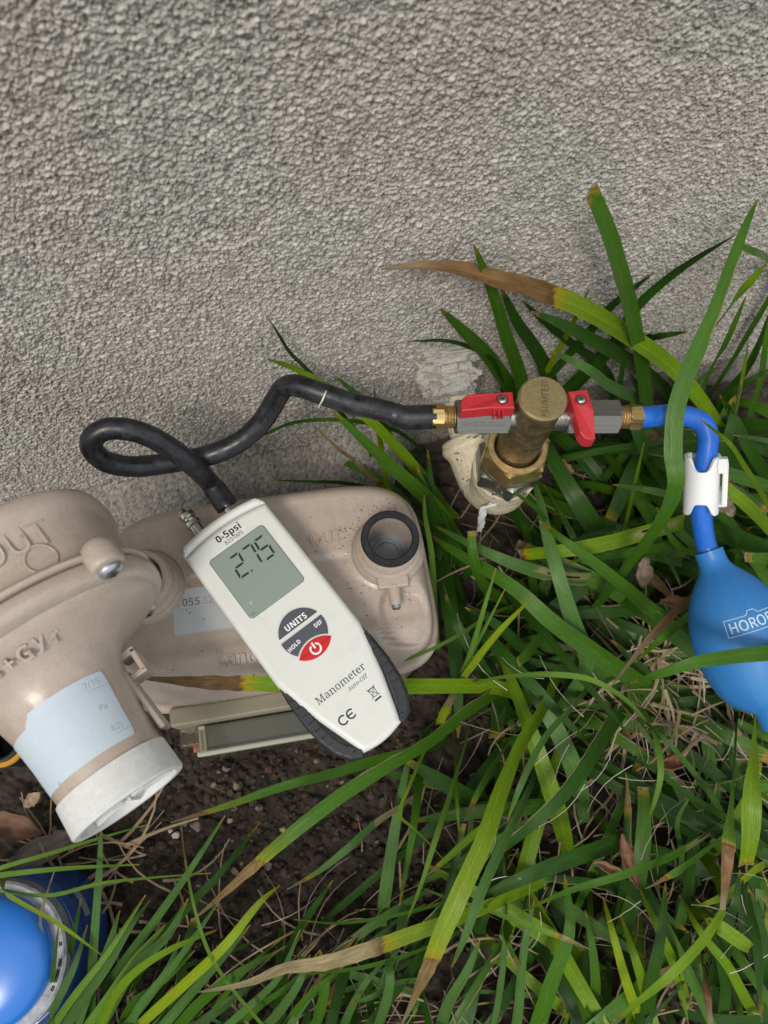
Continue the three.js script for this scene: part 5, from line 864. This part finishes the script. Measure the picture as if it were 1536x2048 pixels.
// dry straw and rootlets lying about: nobody could count them
{
  const list = [], cols = [];
  const strand = (x, z, L, w, c, y) => {
    const az = rr(0, 6.283), bend = rr(-1.2, 1.2), N = 6, pos = [], idx = [], col = []; let p = V(x, y, z);
    for (let i = 0; i <= N; i++) { const a = az + bend * i / N, nx = -Math.sin(a), nz = Math.cos(a), q = w * (1 - 0.6 * i / N); for (const s of [-1, 0, 1]) { pos.push(p.x + nx * q * s, p.y + (s ? 0 : q * 0.5), Math.max(0.004, p.z + nz * q * s)); const v = 1 + 0.2 * n2(i + x * 90, s); col.push(c[0] * v, c[1] * v, c[2] * v); } p = p.clone().add(V(Math.cos(a), rr(-0.35, 0.35), Math.sin(a)).multiplyScalar(L / N)); p.y = Math.max(p.y, soilH(p.x, p.z) + 0.003); }
    for (let i = 0; i < N; i++) for (let s = 0; s < 2; s++) { const a = i * 3 + s, b = a + 3; idx.push(a, a + 1, b, a + 1, b + 1, b); }
    const g = new THREE.BufferGeometry(); g.setAttribute('position', new THREE.Float32BufferAttribute(pos, 3)); g.setAttribute('color', new THREE.Float32BufferAttribute(col, 3)); g.setIndex(idx); g.computeVertexNormals(); list.push(g);
  };
  for (let i = 0; i < 700; i++) {
    const reg = rnd(), [x, z] = reg < 0.45 ? [rr(0.0, 0.5), rr(0.40, 0.68)] : reg < 0.85 ? [rr(0.13, 0.5), rr(0.1, 0.42)] : [rr(-0.34, 0.02), rr(0.44, 0.58)];
    if (x < 0.02 && z < 0.40) continue;
    const u = rnd(), c = u < 0.55 ? [0.28, 0.21, 0.125] : u < 0.8 ? [0.22, 0.14, 0.085] : [0.45, 0.40, 0.31];
    strand(x, z, rr(0.03, 0.11), u < 0.6 ? rr(0.0004, 0.0015) : rr(0.0002, 0.0004), c, soilH(x, z) + rr(0.003, 0.05));
  }
  for (let i = 0; i < 170; i++) { const c0 = P(rr(1230, 1480), rr(1290, 1490), 0.05), u = rnd(); strand(c0.x, c0.z, rr(0.03, 0.09), u < 0.5 ? rr(0.0008, 0.0024) : rr(0.0003, 0.0006), u < 0.3 ? [0.34, 0.27, 0.17] : u < 0.75 ? [0.24, 0.17, 0.10] : [0.46, 0.42, 0.34], rr(0.015, 0.07)); }
  for (let i = 0; i < 30; i++) { const c0 = P(rr(950, 1500), rr(1250, 1950), 0.11); strand(c0.x, c0.z, rr(0.03, 0.09), rr(0.00018, 0.0004), [0.50, 0.46, 0.38], rr(0.08, 0.125)); }
  for (let i = 0; i < 40; i++) strand(rr(-0.34, -0.17), rr(0.33, 0.42), rr(0.04, 0.1), rr(0.0007, 0.0022), [0.34, 0.25, 0.15], rr(0.004, 0.02));
  const g = mergeGeometries(list), m = part('dry_straw', g, mat({ vertexColors: true, roughness: 0.85, side: THREE.DoubleSide }), scene);
  m.userData = { kind: 'stuff', label: 'tangle of dry straw and pale rootlets under the leaves', category: 'straw' };
}
// curled dry tree leaves
function dryLeaf(px, py, h, len, wid, az, curl, c, label) {
  const p0 = P(px, py, h), nu = 14, nv = 8, pos = [], idx = [], col = [], uv = [], s0 = rnd() * 50;
  for (let i = 0; i <= nu; i++) for (let j = 0; j <= nv; j++) {
    const t = i / nu, q = (j / nv - 0.5) * 2, w = wid * Math.pow(Math.sin(Math.PI * clamp(t * 0.96 + 0.02, 0, 1)), 0.8) * (1 + 0.22 * n2(t * 4 + s0, Math.sign(q))), x = (t - 0.5) * len, a = q * curl, y = w / curl * Math.sin(a), z = w / curl * (1 - Math.cos(a)) + 0.18 * len * (t - 0.5) ** 2 * 4 * curl * 0.5 + 0.22 * wid * n2(t * 3 + s0, q * 1.5);
    pos.push(x * Math.cos(az) - y * Math.sin(az), z, x * Math.sin(az) + y * Math.cos(az)); uv.push(t, j / nv); const v = 1 + 0.22 * n2(t * 6 + s0, q * 4) - (Math.abs(q) < 0.08 ? 0.2 : 0); col.push(c[0] * v, c[1] * v, c[2] * v);
  }
  for (let i = 0; i < nu; i++) for (let j = 0; j < nv; j++) { const a = i * (nv + 1) + j, b = a + nv + 1; idx.push(a, a + 1, b, a + 1, b + 1, b); }
  const g = new THREE.BufferGeometry(); g.setAttribute('position', new THREE.Float32BufferAttribute(pos, 3)); g.setAttribute('color', new THREE.Float32BufferAttribute(col, 3)); g.setAttribute('uv', new THREE.Float32BufferAttribute(uv, 2)); g.setIndex(idx); g.computeVertexNormals();
  const m = tag(part('dry_leaf', g, dryMat, scene), label, 'dry leaf', 'curled dry leaves among the plants'); m.position.copy(p0); return m;
}
const dryMat = mat({ vertexColors: true, roughness: 0.7, transmission: 0.1, thickness: 0, side: THREE.DoubleSide });
dryLeaf(1283, 1148, 0.09, 0.032, 0.014, 2.0, 1.7, [0.30, 0.225, 0.17], 'pale grey-brown folded dry leaf beside the squeeze bulb neck');
dryLeaf(1345, 1205, 0.09, 0.03, 0.011, 0.2, 1.9, [0.20, 0.10, 0.055], 'small reddish brown dry leaf beside the squeeze bulb');
dryLeaf(1338, 1525, 0.10, 0.03, 0.015, 0.1, 2.2, [0.27, 0.12, 0.06], 'orange-brown curled dry leaf below the squeeze bulb');
dryLeaf(1252, 1720, 0.09, 0.045, 0.012, 1.6, 2.2, [0.25, 0.125, 0.07], 'long rust-brown curled dry leaf in the grass');
dryLeaf(1215, 1735, 0.09, 0.03, 0.009, 0.6, 2.1, [0.27, 0.155, 0.09], 'small tan curled dry leaf next to a long rust-brown one');
dryLeaf(1445, 1010, 0.10, 0.03, 0.011, 1.2, 1.0, [0.34, 0.28, 0.22], 'pale dry leaf under the white pipe clip');
dryLeaf(1120, 940, 0.05, 0.03, 0.012, 0.5, 1.1, [0.26, 0.14, 0.09], 'dark brown dry leaf behind the brass union nut');
dryLeaf(90, 1700, 0.02, 0.075, 0.016, -0.25, 1.2, [0.22, 0.18, 0.15], 'grey papery dry leaf on the soil below the white cap');
dryLeaf(30, 1650, 0.025, 0.06, 0.016, 0.5, 1.5, [0.18, 0.10, 0.06], 'brown dry leaf on the soil beside the black fitting');
dryLeaf(66, 1600, 0.03, 0.018, 0.007, -0.6, 0.9, [0.40, 0.31, 0.19], 'small tan seed husk on the soil by the white cap');
dryLeaf(1300, 870, 0.05, 0.035, 0.013, 0.8, 1.0, [0.27, 0.15, 0.10], 'brown dry leaf under the blue hose');
// pale pebbles on the bare soil
for (const [x, y, s, l] of [[348, 1672, 0.0036, 'white chip of stone on the bare soil'], [335, 1664, 0.0022, 'smaller white chip of stone next to another on the bare soil'], [458, 1642, 0.0028, 'yellowish pebble on the bare soil'], [563, 1662, 0.0036, 'cream pebble at the edge of the bare soil']]) {
  const m = part('pebble', lump(0.25, 3).scale(s, s * 0.75, s * 0.9), mat({ color: l.includes('white') ? lin(0.62, 0.6, 0.56) : lin(0.5, 0.4, 0.24), roughness: 0.8 }), scene); const p = P(x, y, 0); m.position.set(p.x, soilH(p.x, p.z) + s * 0.5, p.z); tag(m, l, 'pebble', 'pebbles on the bare soil');
}
console.log('leaves', leafCount);
renderer.render(scene, camera);
